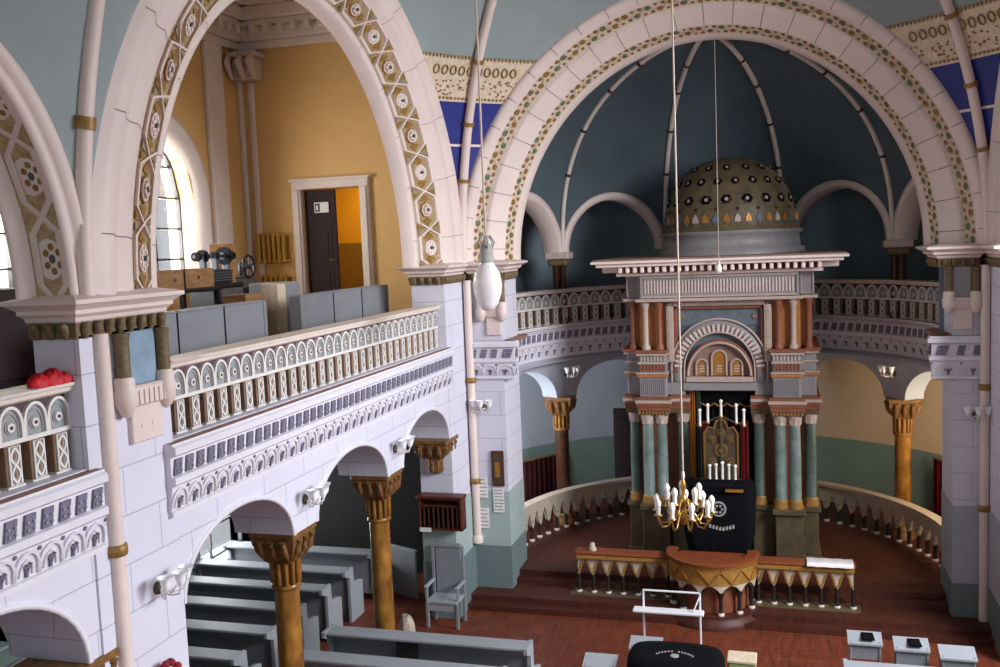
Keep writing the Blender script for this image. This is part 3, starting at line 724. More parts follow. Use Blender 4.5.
# ================================================================= capitals of the big piers
def capital(name, lab, x0, x1, y0, y1, e=.24, loc_z=H):
    """flared white abacus over a brown leaf frieze on a rectangular pier"""
    t = thing(name, lab, 'capital', ((x0 + x1) / 2, (y0 + y1) / 2, H - .62))
    off = ((x0 + x1) / 2, (y0 + y1) / 2, H - .62); b = MB()
    prof = [(.02, -.47), (.2 * e, -.46), (.25 * e, -.43), (.5 * e, -.40), (.5 * e, -.37), (.85 * e, -.33), (e, -.32), (e, -.285), (.0, -.25)]
    rows = [[(x0 - a, y0 - a, H + z), (x1 + a, y0 - a, H + z), (x1 + a, y1 + a, H + z), (x0 - a, y1 + a, H + z)] for a, z in prof]
    b.grid(rows, 0, False, closed=True); b.add([(x0, y0, H - .25), (x1, y0, H - .25), (x1, y1, H - .25), (x0, y1, H - .25)], [(0, 1, 2, 3)]); b.build('abacus', 'cream', t, off=off)
    b = MB(); b.box(x0 - .02, x1 + .02, y0 - .02, y1 + .02, H - .60, H - .46)
    def leaf(px, py, nx, ny):
        b.tube([(px, py, H - .60), (px + nx * .01, py + ny * .01, H - .55), (px + nx * .03, py + ny * .03, H - .50), (px + nx * .05, py + ny * .05, H - .475)], [.025, .04, .04, .02], 6)
    n = max(2, int((x1 - x0) / .13))
    for i in range(n): x = x0 + (i + .5) * (x1 - x0) / n; leaf(x, y0 - .02, 0, -1)
    n = max(2, int((y1 - y0) / .13))
    for i in range(n): y = y0 + (i + .5) * (y1 - y0) / n; leaf(x1 + .02, y, 1, 0); leaf(x0 - .02, y, -1, 0)
    b.build('leaf_frieze', 'capital_brown', t, off=off)
    return t
capital('pier_capital', 'wide white capital with brown leaf frieze on the big near pier', -5.76, XL, 6.27, 7.38, .15)
capital('pier_capital', 'white capital with brown frieze on the left apse pier beside the yellow wall', -5.90, XL, 14.95, 16.85, .18)
capital('pier_capital', 'white capital with brown frieze where the apse arch springs on the left', -5.2, -4.62, 16.0, 16.9, .2)
capital('pier_capital', 'white capital with brown frieze where the apse arch springs on the right', 2.42, 2.95, 16.0, 16.9, .2)
capital('pier_capital', 'white capital at the right edge under the vault rib', XR + .0, XR + .8, 15.0, 16.9, .2)
# niche panels on the piers: blue marble slab between short colonnettes on a fluted bracket
def niche(lab, mp, s0, s1, blue=True, d=.02):
    c = mp((s0 + s1) / 2, d, H - 1.02); t = thing('niche_panel', lab, 'panel', c)
    b = MB(); b.box(s0 + .12, s1 - .12, d - .01, d + .035, H - 1.06, H - .60, bev=.01, mp=mp); b.build('marble_slab', 'blue_marble' if blue else 'niche_grey', t, off=c)
    for s in (s0 + .06, s1 - .06):
        x, y, z = mp(s, d + .06, 0)
        b = MB(); b.lathe([(.075, 0), (.075, .03), (.06, .05), (.06, .36), (.075, .42)], (x, y, H - 1.02), 12); b.build('colonnette', 'capital_brown', t, off=c)
        b = MB(); b.lathe([(.01, -.30), (.05, -.27), (.09, -.18), (.10, -.08), (.085, -.05), (.085, .03), (.07, .05)], (x, y, H - 1.02), 12); b.build('bracket', 'cream', t, off=c)
    b = MB(); b.box(s0, s1, d - .01, d + .10, H - 1.24, H - 1.06, bev=.02, mp=mp)
    for i in range(9): s = s0 + .06 + (s1 - s0 - .12) * i / 8; b.box(s - .015, s + .015, d + .10, d + .112, H - 1.22, H - 1.10, mp=mp)
    b.box(s0 + .14, s1 - .10, d - .01, d + .05, H - 1.56, H - 1.24, bev=.01, mp=mp)
    for q_ in (.4, .62): b.disc((s0 + (s1 - s0) * q_), H - 1.42, .018, lambda a, z, e: mp(a, d + e, z), .04, .056, 0, 8)
    b.build('fluted_sill', 'cream', t, off=c)
niche('blue marble niche panel between short columns on the big near pier', left, 6.64, 7.30)
niche('pale niche panel on the wall left of the apse arch, behind the hanging globe', front, -5.05, -4.55, False)
niche('pale niche panel on the wall right of the apse arch', front, 2.48, 2.98, False)

# ================================================================= apse
def col_pt(a, r): return (AX + r * math.cos(math.radians(a)), AY + r * math.sin(math.radians(a)))
b = MB(); N = 60
def cyl(b, r, z0, z1, m, a0=0, a1=180):
    b.grid([[(AX + r * math.cos(math.radians(a0 + (a1 - a0) * k / N)), AY + r * math.sin(math.radians(a0 + (a1 - a0) * k / N)), z) for k in range(N + 1)] for z in (z0, z1)], m, True)
cyl(b, AO, LED - .1, H + 1.6, 0); struct('wall_apse_upper', b, 'teal_wall', 'dark teal outer wall behind the apse balcony')
b = MB(); cyl(b, AO, .2, LED, 0, 88, 180); cyl(b, AO, .2, LED, 1, 0, 88); struct('wall_apse_lower', b, ['apse_wall', 'beige_wall'], 'ambulatory wall behind the ark')
b = MB(); cyl(b, AO - .02, .4, 1.85, 0); struct('trim_30', b, 'green_dado', 'green dado of the ambulatory wall')
b = MB()
b.grid([[(AX + r * math.cos(PI * k / N), AY + r * math.sin(PI * k / N), LED - .06) for k in range(N + 1)] for r in (AR - .2, AO)], 0)
b.grid([[(AX + r * math.cos(PI * k / N), AY + r * math.sin(PI * k / N), H - 2.4) for k in range(N + 1)] for r in (AR - .3, AO)], 1)
struct('ceiling_ambulatory', b, ['ledge_brown', 'plaster_white'], 'balcony slab round the apse')
b = MB(); b.grid([[(AX + r * math.cos(PI * k / N), AY + r * math.sin(PI * k / N), H + 1.45) for k in range(N + 1)] for r in (AR - .1, AO)], 0); struct('ceiling_balcony', b, 'teal_wall')
# side closures of ambulatory
b = MB()
for sx in (-1, 1):
    x0, x1 = (AX - AO - .1, AX - 3.62) if sx < 0 else (AX + 3.62, AX + AO + .1)
    b.box(x0, x1, 16.86, 16.98, LED, H + 1.6, 0)
struct('wall_apse_side', b, 'teal_wall')
BAYS = [(0, 36), (36, 72), (72, 108), (108, 144), (144, 180)]
RAD = math.degrees(1 / AR)
op = [(a + .28 * RAD, c - .28 * RAD, ZS, .66) for a, c in BAYS]
b = MB(); arcade(b, curve, 0, 180, op, ZS, H - 2.30, -.42, 0, 0, 1, 18)
struct('wall_apse', b, ['apse_wall', 'apse_wall'], 'curved ground floor arcade wall of the apse')
# ground arcade columns with wooden capitals
def wood_capital(t, off, w=.31, h=.40, zc=ZS):
    b = MB(); b.box(off[0] - w - .02, off[0] + w + .02, off[1] - w - .02, off[1] + w + .02, zc - .07, zc, bev=.015)
    prof = [(w * .52, -h), (w * .60, -h + .02), (w * .78, -h * .75), (w * .90, -h * .5), (w * .98, -.14), (w, -.07)]
    rows = [[(off[0] + sx * r, off[1] + sy * r, zc + z) for sx, sy in ((-1, -1), (1, -1), (1, 1), (-1, 1))] for r, z in prof]
    b.grid(rows, 0, False, closed=True)
    for k in range(3):
        for sx, sy in ((1, 0), (-1, 0), (0, 1), (0, -1)):
            o = (k - 1) * w * .55; px, py = (off[0] + sx * w * .62 + (o if sx == 0 else 0), off[1] + sy * w * .62 + (o if sy == 0 else 0))
            b.tube([(px, py, zc - h * .9), (px + sx * .09, py + sy * .09, zc - h * .6), (px + sx * .10, py + sy * .10, zc - h * .4), (px + sx * .14, py + sy * .14, zc - h * .3)], [.02, .045, .04, .02], 6)
            b.tube([(px + sx * .10, py + sy * .10, zc - h * .35), (px + sx * .12, py + sy * .12, zc - h * .22)], [.03, .045], 6)
    b.build('capital', 'capital_wood', t, off=off)
def ground_column(x, y, z0, lab, group=None, m='marble_column', w=.275, r=.152):
    t = thing('arcade_column', lab, 'column', (x, y, z0), 0, group); off = (x, y, z0)
    b = MB(); b.lathe([(r + .09, 0), (r + .09, .10), (r + .05, .13), (r + .06, .18), (r + .01, .24)], off, 20); b.build('base', 'capital_wood', t, off=off)
    b = MB(); zt = ZS - .38; b.lathe([(r, .2), (r * 1.0, 1.0), (r * .97, zt - z0 - .36)], off, 20); b.build('shaft', m, t, off=off)
    b = MB(); b.lathe([(r * .97, 0), (r * 1.15, .02), (r * 1.15, .05), (r * .95, .08)] , (x, y, zt - .36), 20)
    for k in range(12): a = k * PI / 6; b.tube([(x + r * math.cos(a), y + r * math.sin(a), zt - .28), (x + r * 1.05 * math.cos(a), y + r * 1.05 * math.sin(a), zt - .01)], .03, 6)
    b.lathe([(r * .93, .08), (r * .93, .36)], (x, y, zt - .36), 20); b.build('neck', 'marble_column', t, off=off)
    wood_capital(t, off, w)
ground_column(-5.64, 9.80, 0, 'nearest golden brown marble column of the left arcade')
ground_column(-5.64, 12.56, 0, 'golden brown marble column of the left arcade further from the camera')
ground_column(-5.70, 3.75, 0, 'golden brown column under the near left bay') if False else None
for a, lab, m in ((144, 'dark brown column under the apse balcony left of the ark', 'marble_dark'), (108, 'apse column hidden behind the left of the ark', 'marble_dark'), (72, 'apse column hidden behind the right of the ark', 'marble_dark'), (36, 'orange brown column under the apse balcony right of the ark', 'marble_column')):
    if a in (144, 36): x, y = col_pt(a, AR - 0 + .2); ground_column(x, y, .4, lab, None, m, .27, .15)
# corbels on the piers
def corbel(x, y, lab):
    t = thing('corbel', lab, 'corbel', (x, y, ZS - .8)); off = (x, y, ZS - .8)
    wood_capital(t, off, .30, .34, ZS)
    b = MB(); b.lathe([(.02, -.28), (.12, -.26), (.16, -.22), (.15, -.05), (.17, 0)], (x, y, ZS - .34), 16)
    for k in range(12): a = k * PI / 6; b.tube([(x + .15 * math.cos(a), y + .15 * math.sin(a), ZS - .56), (x + .15 * math.cos(a), y + .15 * math.sin(a), ZS - .36)], .02, 6)
    b.build('drop', 'capital_wood', t, off=off)
corbel(-5.62, 14.98, 'carved brown corbel at the far end of the left arcade, above the shelf')
corbel(-5.62, 6.20, 'carved brown corbel at the left edge on the big pier')
corbel(AX - AR + .1, 17.15, 'carved brown corbel at the left end of the apse arcade') if False else None

# upper arcade: short dark columns, blind arches, semidome
zsu = H - .20
op = [(a + .14 * RAD, c - .14 * RAD, zsu, 1.08) for a, c in BAYS]
b = MB()
nA = 24; HD = 3.72
def rdome(z):   # semidome radius at height above zsu
    return AR * (max(0, 1 - (z / HD) ** 2.5)) ** .5
for (a0, a1, zs, rise) in op:
    A = [((a0 + a1) / 2 - (a1 - a0) / 2 * math.cos(PI * k / nA), rise * math.sin(PI * k / nA)) for k in range(nA + 1)]
    rows = []
    for j in range(25):
        t = j / 24; r = []
        for (a, z) in A:
            zz = z + (HD - z) * math.sin(t * PI / 2); r.append((AX + rdome(zz) * math.cos(math.radians(a)), AY + rdome(zz) * math.sin(math.radians(a)), zsu + zz))
        rows.append(r)
    b.grid(rows, 0, True)
for (a, c) in [(0, op[0][0])] + [(op[i][1], op[i + 1][0]) for i in range(4)] + [(op[4][1], 180)]:
    rows = []
    for j in range(25):
        zz = HD * math.sin(j / 24 * PI / 2); rows.append([(AX + rdome(zz) * math.cos(math.radians(x)), AY + rdome(zz) * math.sin(math.radians(x)), zsu + zz) for x in (a, c)])
    b.grid(rows, 0, True)
struct('ceiling_semidome', b, 'teal_dome', 'dark teal ribbed half dome of the apse')
b = MB()
for (a0, a1, zs, rise) in op:
    c = (a0 + a1) / 2; hw = (a1 - a0) / 2; rows = []
    for (e, d) in ((.15, .02), (.15, .06), (.0, .07), (.0, -.42)):
        ea = e * RAD; rr = []
        for k in range(nA + 1):
            z = (rise + e) * math.sin(PI * k / nA); base = AR - rdome(z); rr.append(curve(c - (hw + ea) * math.cos(PI * k / nA), d + base, zs + z))
        rows.append(rr)
    b.grid(rows, 0, True)
struct('trim_31', b, 'cream', 'pink-white rims of the five round arches of the apse balcony')
for i, a in enumerate((0, 36, 72, 108, 144, 180)):
    x, y = col_pt(a, AR + .1)
    if a in (0, 180): continue
    if a in (36, 144):
        t = thing('short_column', 'short dark column carrying the balcony arches %s of the dome' % ('left' if a > 90 else 'right'), 'column', (x, y, LED)); off = (x, y, LED)
        b = MB()
        for dx in (-.09, .09): b.lathe([(.10, 0), (.10, .1), (.075, .14), (.07, 1.15), (.09, 1.2)], (x + dx * math.sin(math.radians(a)), y - dx * math.cos(math.radians(a)), LED), 12)
        b.build('shaft', 'marble_dark', t, off=off)
        b = MB(); b.box(x - .2, x + .2, y - .2, y + .2, zsu - .26, zsu - .12, bev=.03); b.build('capital', 'capital_brown', t, off=off)
        b = MB(); b.box(x - .25, x + .25, y - .25, y + .25, zsu - .12, zsu + .02, bev=.02); b.build('abacus', 'cream_dark', t, off=off)
for i, a in enumerate((36, 72, 108, 144)):
    P = []
    for j in range(30):
        z = HD * .995 * math.sin(j / 29 * PI / 2); r = rdome(z) - .03; P.append((AX + r * math.cos(math.radians(a)), AY + r * math.sin(math.radians(a)), zsu + z))
    b = MB(); b.tube(P, .05, 8); o = struct('trim_%d' % (32 + i), b, 'warm_white', 'thin pale rib of the apse half dome')
    for j in (8, 13, 18, 22): g = MB(); g.tube([P[j], tuple(Vector(P[j]).lerp(Vector(P[j + 1]), .25))], .065, 8); g.build('dark_ring', 'marble_dark', o)

# ambulatory doors
t = thing('side_door', 'tall dark brown door in the apse wall left of the ark', 'door', (-3.30, 21.35, .4)); off = (-3.30, 21.35, .4)
b = MB(); x0, x1 = -3.62, -3.02; b.box(x0, x1, 21.28, 21.36, .4, 2.55, bev=.01)
for z0, z1 in ((.6, 1.3), (1.45, 2.35)): b.box(x0 + .1, x1 - .1, 21.26, 21.29, z0, z1, bev=.015)
b.build('door_leaf', 'door_brown', t, off=off)
b = MB(); b.tube([(x1 - .08, 21.28, 1.4), (x1 - .08, 21.22, 1.4)], .02); b.build('door_knob', 'brass', t, off=off)
# dark red hangings
def hanging(pts, z0, z1, lab, m='dark_red'):
    """folded cloth along a plan polyline"""
    c = pts[0]; t = thing('red_curtain', lab, 'curtain', (c[0], c[1], z0)); off = (c[0], c[1], z0)
    P = []; A = Vector(pts[0]); B = Vector(pts[1]); n = 40; dr = (B - A); nn = Vector((-dr.y, dr.x)).normalized()
    for k in range(n + 1): p = A + dr * k / n + nn * .03 * math.sin(k * 1.9); P.append(p)
    b = MB(); b.grid([[(p.x, p.y, z) for p in P] for z in (z0, z1)], 0, True); b.grid([[(p.x + nn.x * .02, p.y + nn.y * .02, z) for p in P] for z in (z0, z1)], 0, True); b.build('cloth', m, t, off=off)
    b = MB(); b.tube([(A.x, A.y, z1 + .01), (B.x, B.y, z1 + .01)], .025); b.build('rod', 'capital_wood', t, off=off)
hanging([(-5.72, 19.2), (-4.75, 20.6)], .4, 1.62, 'dark red curtain at the left end of the apse ambulatory')
hanging([(2.95, 20.2), (4.0, 18.3)], .4, 1.80, 'dark red curtain at the right end of the apse ambulatory', 'red_velvet')

# ================================================================= the ark
KX, KY = -1.02, 17.62
ark = thing('torah_ark', 'monumental carved ark with teal columns, round gable and pierced dome in the apse', 'altar', (KX, KY, .4)); AK = (KX, KY, .4)
def part(b, name, mats, t, off): return b.build(name, mats, t, off=off)
def K(x, z, d): return (KX + x, KY - d, z)     # ark front coordinates, d towards the room
def kbox(b, x0, x1, z0, z1, d0, d1, m=0, bev=.012): b.box(KX + x0, KX + x1, KY - d1, KY - d0, z0, z1, m, bev)
# plinths
for sx in (-1, 1):
    b = MB(); f = lambda a, c: (sx * a, sx * c)
    def sb(x0, x1, z0, z1, d0, d1, m=0, bev=.012): kbox(b, min(sx * x0, sx * x1), max(sx * x0, sx * x1), z0, z1, d0, d1, m, bev)
    sb(.92, 1.46, .4, .58, -.3, .34); sb(.95, 1.43, .58, 1.36, -.3, .28); sb(.90, 1.47, 1.36, 1.46, -.3, .36)
    sb(1.43, 1.74, .4, .56, -1.9, .08); sb(1.43, 1.70, .56, 1.36, -1.9, .04); sb(1.43, 1.74, 1.36, 1.46, -1.9, .08)
    sb(.56, .92, .4, 1.36, -.6, .02); sb(.56, .92, 1.36, 1.46, -.6, .06)
    part(b, 'plinth', ['ark_base', 'ark_brown'], ark, AK)
    # rear body
    b = MB(); sb(.60, 1.66, 1.46, 3.14, -1.9, -.22, 0, 0); part(b, 'side_wall', 'ark_brown', ark, AK)
    # four columns
    for x, d, m in ((1.57, -.06, 'column_green'), (1.30, .17, 'column_teal'), (1.05, .17, 'column_teal'), (.68, -.06, 'column_green')):
        b = MB(); c = (KX + sx * x, KY - d, 1.46); b.lathe([(.135, 0), (.135, .05), (.115, .08), (.125, .12), (.105, .15), (.105, .9), (.095, 1.50)], c, 20)
        o = part(b, 'column', m, ark, AK)
        b = MB(); b.lathe([(.095, 1.50), (.11, 1.51), (.11, 1.53), (.10, 1.54), (.125, 1.64), (.13, 1.68)], c, 16)
        for k in range(8): a = k * PI / 4; b.tube([(c[0] + .10 * math.cos(a), c[1] + .10 * math.sin(a), c[2] + 1.53), (c[0] + .11 * math.cos(a), c[1] + .11 * math.sin(a), c[2] + 1.64)], .015, 6)
        g = b.build('column_capital', 'ark_pink', o, off=(0, 0, 0)); g.data.transform(Matrix.Translation((-KX, -KY, -.4)))
        b = MB(); b.lathe([(.14, 0), (.14, .05), (.12, .09), (.13, .13), (.108, .16)], c, 16); g = b.build('column_base', 'rail_gold', o); g.data.transform(Matrix.Translation((-KX, -KY, -.4)))
    # lower entablature
    b = MB()
    for (z0, z1, e, m) in ((3.14, 3.22, .0, 3), (3.22, 3.30, .015, 1), (3.30, 3.36, .03, 1), (3.36, 3.42, .05, 0), (3.42, 3.47, .03, 1)):
        sb(.90 - e, 1.45 + e, z0, z1, -.3, .30 + e, m, .006); sb(1.40, 1.72 + e, z0, z1, -1.9, .06 + e, m, .006); sb(.54, .95, z0, z1, -.5, .06 + e, m, .006)
    for i in range(9): sb(.93 + i * .06, .96 + i * .06, 3.16, 3.21, .30, .32, 2, 0)
    part(b, 'entablature', ['ark_pink', 'ark_brown', 'rail_gold', 'ark_base'], ark, AK)
    # block
    b = MB(); sb(.93, 1.42, 3.47, 4.30, -.3, .26); sb(1.42, 1.68, 3.47, 4.30, -1.9, .03); sb(.62, .95, 3.47, 4.10, -.5, .02)
    for i in range(12): sb(.955 + i * .037, .975 + i * .037, 3.52, 3.80, .26, .275, 0, 0)
    part(b, 'pier_block', 'ark_lilac', ark, AK)
    b = MB()
    for (z0, z1, e, m) in ((3.84, 3.90, .04, 1), (3.90, 3.93, .06, 0), (4.08, 4.12, .03, 0), (4.24, 4.29, .05, 0), (4.29, 4.34, .08, 2)):
        sb(.93 - e * .5, 1.42 + e, z0, z1, -.3, .26 + e, m, .005); sb(1.42, 1.68 + e, z0, z1, -1.9, .03 + e, m, .005)
    for i in range(8):
        sb(.945 + i * .06, .985 + i * .06, 3.95, 4.07, .26, .28, 2, 0); sb(.945 + i * .06, .975 + i * .06, 4.13, 4.23, .26, .275, 0, 0)
    part(b, 'string_course', ['ark_pink', 'ark_orange', 'ark_brown'], ark, AK)
    # upper stage with small columns
    b = MB(); sb(.92, 1.42, 4.34, 5.22, -.3, .04); sb(1.42, 1.62, 4.34, 5.22, -1.9, -.12); part(b, 'upper_wall', 'ark_orange', ark, AK)
    for x, d in ((1.56, -.02), (1.30, .15), (1.05, .15)):
        b = MB(); c = (KX + sx * x, KY - d, 4.34); b.lathe([(.08, 0), (.08, .05), (.048, .10), (.048, .74), (.055, .76), (.08, .84), (.08, .88)], c, 14, m=0)
        part(b, 'small_column', 'ark_pink' if abs(x - 1.30) < .01 else 'ark_brown', ark, AK)
    # stepped portal frame
    b = MB()
    sb(.80, .93, 4.10, 5.22, -.3, .12, 0, .008); sb(.74, .80, 3.9, 5.14, -.3, .06, 1, .008)
    for i in range(16): sb(.84, .89, 4.14 + i * .067, 4.175 + i * .067, .12, .14, 0, 0)
    part(b, 'portal_frame', ['ark_pink', 'ark_brown'], ark, AK)
b = MB(); kbox(b, -.93, .93, 5.12, 5.22, -.3, .12, 0); kbox(b, -.80, .80, 5.06, 5.12, -.3, .06, 1)
for i in range(26): x = -.85 + i * .068; kbox(b, x, x + .03, 5.14, 5.20, .12, .14, 0, 0)
part(b, 'portal_head', ['ark_pink', 'ark_brown'], ark, AK)
# panel with arch
b = MB(); kbox(b, -.76, .76, 4.75, 5.07, -.3, -.02, 0, 0); kbox(b, -.76, .76, 3.66, 4.8, -.3, -.05, 0, 0)
for sx in (-1, 1):
    b.disc(sx * .64, 4.92, .05, K, -.03, .0, 1, 12)
    for k in range(5): b.disc(sx * .64 + .03 * math.cos(k * 1.257), 4.92 + .03 * math.sin(k * 1.257), .016, K, 0, .012, 2, 6)
part(b, 'gable_field', ['ark_blue', 'ark_lilac', 'gilt'], ark, AK)
def karch(b, r0, r1, d0, d1, m, zc=3.98, n=32, st=0, k=1.0):
    rows = []
    for (r, d) in ((r1, d0), (r1, d1), (r0, d1), (r0, d0)):
        rr = [K(-r, zc - st, d)] + [K(-r * math.cos(PI * j / n), zc + r * k * math.sin(PI * j / n), d) for j in range(n + 1)] + [K(r, zc - st, d)]
        b.grid(rr and [rr] * 0 or [rr, rr][:0], 0) if False else rows.append(rr)
    b.grid(rows, m, True)
b = MB(); karch(b, .64, .84, -.06, .05, 0, st=.25, k=1.05); karch(b, .84, .87, -.06, .08, 1, st=.25, k=1.05); karch(b, .61, .64, -.06, .08, 1, st=.25, k=1.05)
for j in range(27):
    a = PI * (j + .5) / 27; b.ribbon([(.66 * math.cos(a), 3.98 + .66 * math.sin(a)), (.80 * math.cos(a), 3.98 + .80 * math.sin(a))], .045, K, .04, .075, 2)
part(b, 'voussoir_arch', ['ark_lilac', 'ark_pink', 'cream_dark'], ark, AK)
b = MB(); karch(b, .54, .58, -.08, .10, 1, zc=3.84, k=1.08); karch(b, .58, .61, -.08, .06, 0, zc=3.84, k=1.08); kbox(b, -.60, .60, 3.72, 3.82, -.1, .10, 1); kbox(b, -.66, .66, 3.56, 3.72, -.2, .06, 2)
part(b, 'tympanum_rim', ['ark_brown', 'ark_pink', 'ark_lilac'], ark, AK)
b = MB(); b.prism([(-.56, 3.82)] + [(-.56 * math.cos(PI * j / 20), 3.84 + .58 * math.sin(PI * j / 20)) for j in range(21)], K, -.08, -.02, 0); part(b, 'tympanum', 'ark_slab', ark, AK)
for cx, w, hh in ((0, .13, .46), (-.31, .10, .30), (.31, .10, .30)):
    b = MB(); A = [(cx - w, 3.84)] + [(cx - w * math.cos(PI * j / 12), 3.84 + hh - w + w * math.sin(PI * j / 12)) for j in range(13)] + [(cx + w, 3.84)]
    b.prism(A, K, -.03, .0, 0); b.ribbon(A, .03, K, -.02, .03, 1)
    for k in range(3): b.box(KX + cx - .05, KX + cx + .05, KY - .008, KY, 3.90 + k * .05, 3.925 + k * .05, 1)
    part(b, 'gilt_tablet', ['gilt', 'ark_pink'], ark, AK)
# frieze, cornice and roof
b = MB()
kbox(b, -1.46, 1.46, 5.22, 5.28, -.3, .30, 1); kbox(b, -1.72, 1.72, 5.22, 5.28, -1.9, .08, 1); kbox(b, -1.40, 1.40, 5.28, 5.70, -.3, .24, 0); kbox(b, -1.66, 1.66, 5.28, 5.70, -1.9, .02, 0)
for x in [i * .056 - 1.29 for i in range(47)]: kbox(b, x, x + .025, 5.37, 5.61, .24, .255, 2, 0)
b.ribbon([(-1.36, 5.31), (1.36, 5.31), (1.36, 5.67), (-1.36, 5.67)], .03, K, .24, .27, 1, closed=True)
for sx in (-1, 1): b.ribbon([(sx * 1.64, 5.31), (sx * 1.44, 5.31), (sx * 1.44, 5.67), (sx * 1.64, 5.67)], .025, K, .02, .045, 1, closed=True)
part(b, 'frieze', ['ark_lilac', 'ark_pink', 'cream_dark'], ark, AK)
b = MB()
for (z0, z1, e) in ((5.70, 5.76, .10), (5.88, 5.94, .42), (5.94, 5.99, .50), (5.99, 6.02, .47)):
    kbox(b, -1.70 - e, 1.70 + e, z0, z1, -2.2, .18 + e, 1 if z1 > 6 else 0, .01)
kbox(b, -1.74, 1.74, 5.76, 5.88, -2.0, .24, 2, 0)
for i in range(27):
    x = -1.72 + i * .1315
    b.box(KX + x, KX + x + .065, KY - .54, KY - .2, 5.77, 5.88, 0, .012)
for i in range(14):
    for sx in (-1, 1): y = KY - .25 + i * .15; x0 = KX + sx * 1.72; x1 = KX + sx * 2.06; b.box(min(x0, x1), max(x0, x1), y, y + .075, 5.77, 5.88, 0, .012)
part(b, 'cornice', ['cream', 'ark_slab', 'ark_brown'], ark, AK)
# dome
dc = (-.86, 19.25, 6.02)
b = MB(); b.lathe([(1.40, 0), (1.40, .10), (1.32, .12), (1.30, .36), (1.36, .38), (1.36, .44)], dc, 48); part(b, 'dome_drum', 'ark_lilac', ark, AK)
b = MB(); P = []
RD, HDm = 1.26, 1.30
P = [(1.32, .44), (1.30, .50)] + [(RD * math.cos(PI / 2 * j / 16) ** .9, .56 + HDm * math.sin(PI / 2 * j / 16)) for j in range(16)] + [(.02, .56 + HDm)]
b.lathe(P, dc, 64); dome = part(b, 'dome_shell', 'ark_base', ark, AK)
def DS(a, z, d):
    s = min(.999, max(0, (z - .56) / HDm)); ph = math.asin(s); r = RD * math.cos(ph) ** .9 + d; return (dc[0] + r * math.sin(a), dc[1] - r * math.cos(a), dc[2] + z + d * s)
b = MB()
for rowi, (z, n, ra, off) in enumerate(((1.02, 20, .115, 0), (1.36, 20, .09, .5), (1.62, 14, .075, 0))):
    for i in range(n):
        a = 2 * PI * (i + off) / n; s = (z - .56) / HDm; rr = RD * math.sqrt(1 - s * s)
        for k in range(6): b.disc(a + ra * .55 * math.cos(k * PI / 3) / rr, z + ra * .45 * math.sin(k * PI / 3), ra * .34, DS, -.02, .012, 1 if (i + k) % 5 else 2, 7, ra * .38 / rr)
        b.disc(a, z, ra * .3, DS, -.02, .016, 0, 6, ra * .3 / rr)
for i in range(20): a = 2 * PI * (i + .5) / 20; b.disc(a, .84, .035, DS, -.02, .015, 2, 7, .028)
for i in range(40):
    a = 2 * PI * i / 40; b.prism([(a - .045, .60), (a + .045, .60), (a + .04, .68), (a, .76), (a - .04, .68)], DS, -.02, .02, (3, 0, 3, 4)[i % 4])
    b.disc(a, .57, .02, DS, 0, .03, 4, 6, .02)
part(b, 'star_piercing', ['ark_pink', 'black_velvet', 'dark_red', 'gilt', 'ark_blue'], ark, AK)
# opening: dark niche, curtain
b = MB(); kbox(b, -.60, .60, .4, 3.6, -.75, -.70, 0, 0); part(b, 'niche_back', 'black_velvet', ark, AK)
b = MB()
for k0, k1, m in ((-.58, -.46, 0), (-.44, -.36, 1)):
    P = [(KX + k0 + (k1 - k0) * j / 12, KY + .12 + .03 * math.sin(j * 1.6)) for j in range(13)]
    b.grid([[(x, y, z) for x, y in P] for z in (.9, 3.58)], m, True)
part(b, 'side_hanging', ['gold_curtain', 'column_green'], ark, AK)
b = MB(); P = [(KX - .36 + .96 * j / 40, KY + .2 + .03 * math.sin(j * 1.3)) for j in range(41)]
b.grid([[(x, y, z) for x, y in P] for z in (.8, 3.55)], 0, True)
sc = [(KX - .34 + .92 * j / 48, KY + .13, 3.30 - .06 * abs(math.sin(j / 48 * PI * 4)) ) for j in range(49)]
b.tube(sc, .014, 6, 1); b.grid([[p for p in sc], [(p[0], p[1] + .01, 3.52) for p in sc]], 0, True)
part(b, 'curtain', ['black_velvet', 'gilt'], ark, AK)
for x0, x1 in ((-.33, -.22), (.36, .50)):
    b = MB(); P = [(KX + x0 + (x1 - x0) * j / 8, KY - .02 + .02 * math.sin(j * 1.9)) for j in range(9)]; b.grid([[(x, y, z) for x, y in P] for z in (1.9, 3.0)], 0, True); part(b, 'red_panel', 'red_velvet', ark, AK)

# ornate candle reredos standing before the ark opening
mx, my = -.98, 17.02
t = thing('candle_stand', 'tall ornate metal plaque with two rows of white candles before the ark curtain', 'candelabra', (mx, my, .4)); off = (mx, my, .4)
b = MB(); A = [(-.29, 1.68), (-.29, 2.50), (-.22, 2.62), (-.12, 2.60), (-.08, 2.72), (0, 2.78), (.08, 2.72), (.12, 2.60), (.22, 2.62), (.29, 2.50), (.29, 1.68)]
f = lambda a, z, d: (mx + a, my - d, z + .38)
b.prism(A, f, -.03, .0, 0)
b.ribbon(A, .035, f, 0, .03, 1, closed=True)
for (x, z, r) in ((0, 2.2, .12), (-.15, 2.40, .06), (.15, 2.40, .06), (-.16, 2.0, .07), (.16, 2.0, .07), (0, 1.86, .06), (0, 2.52, .07)):
    b.disc(x, z, r, f, 0, .02, 1, 14); b.disc(x, z, r * .7, f, .02, .035, 0, 12); b.disc(x, z, r * .3, f, .03, .055, 1, 8)
part(b, 'plaque', ['dark_brass', 'brass'], t, off)
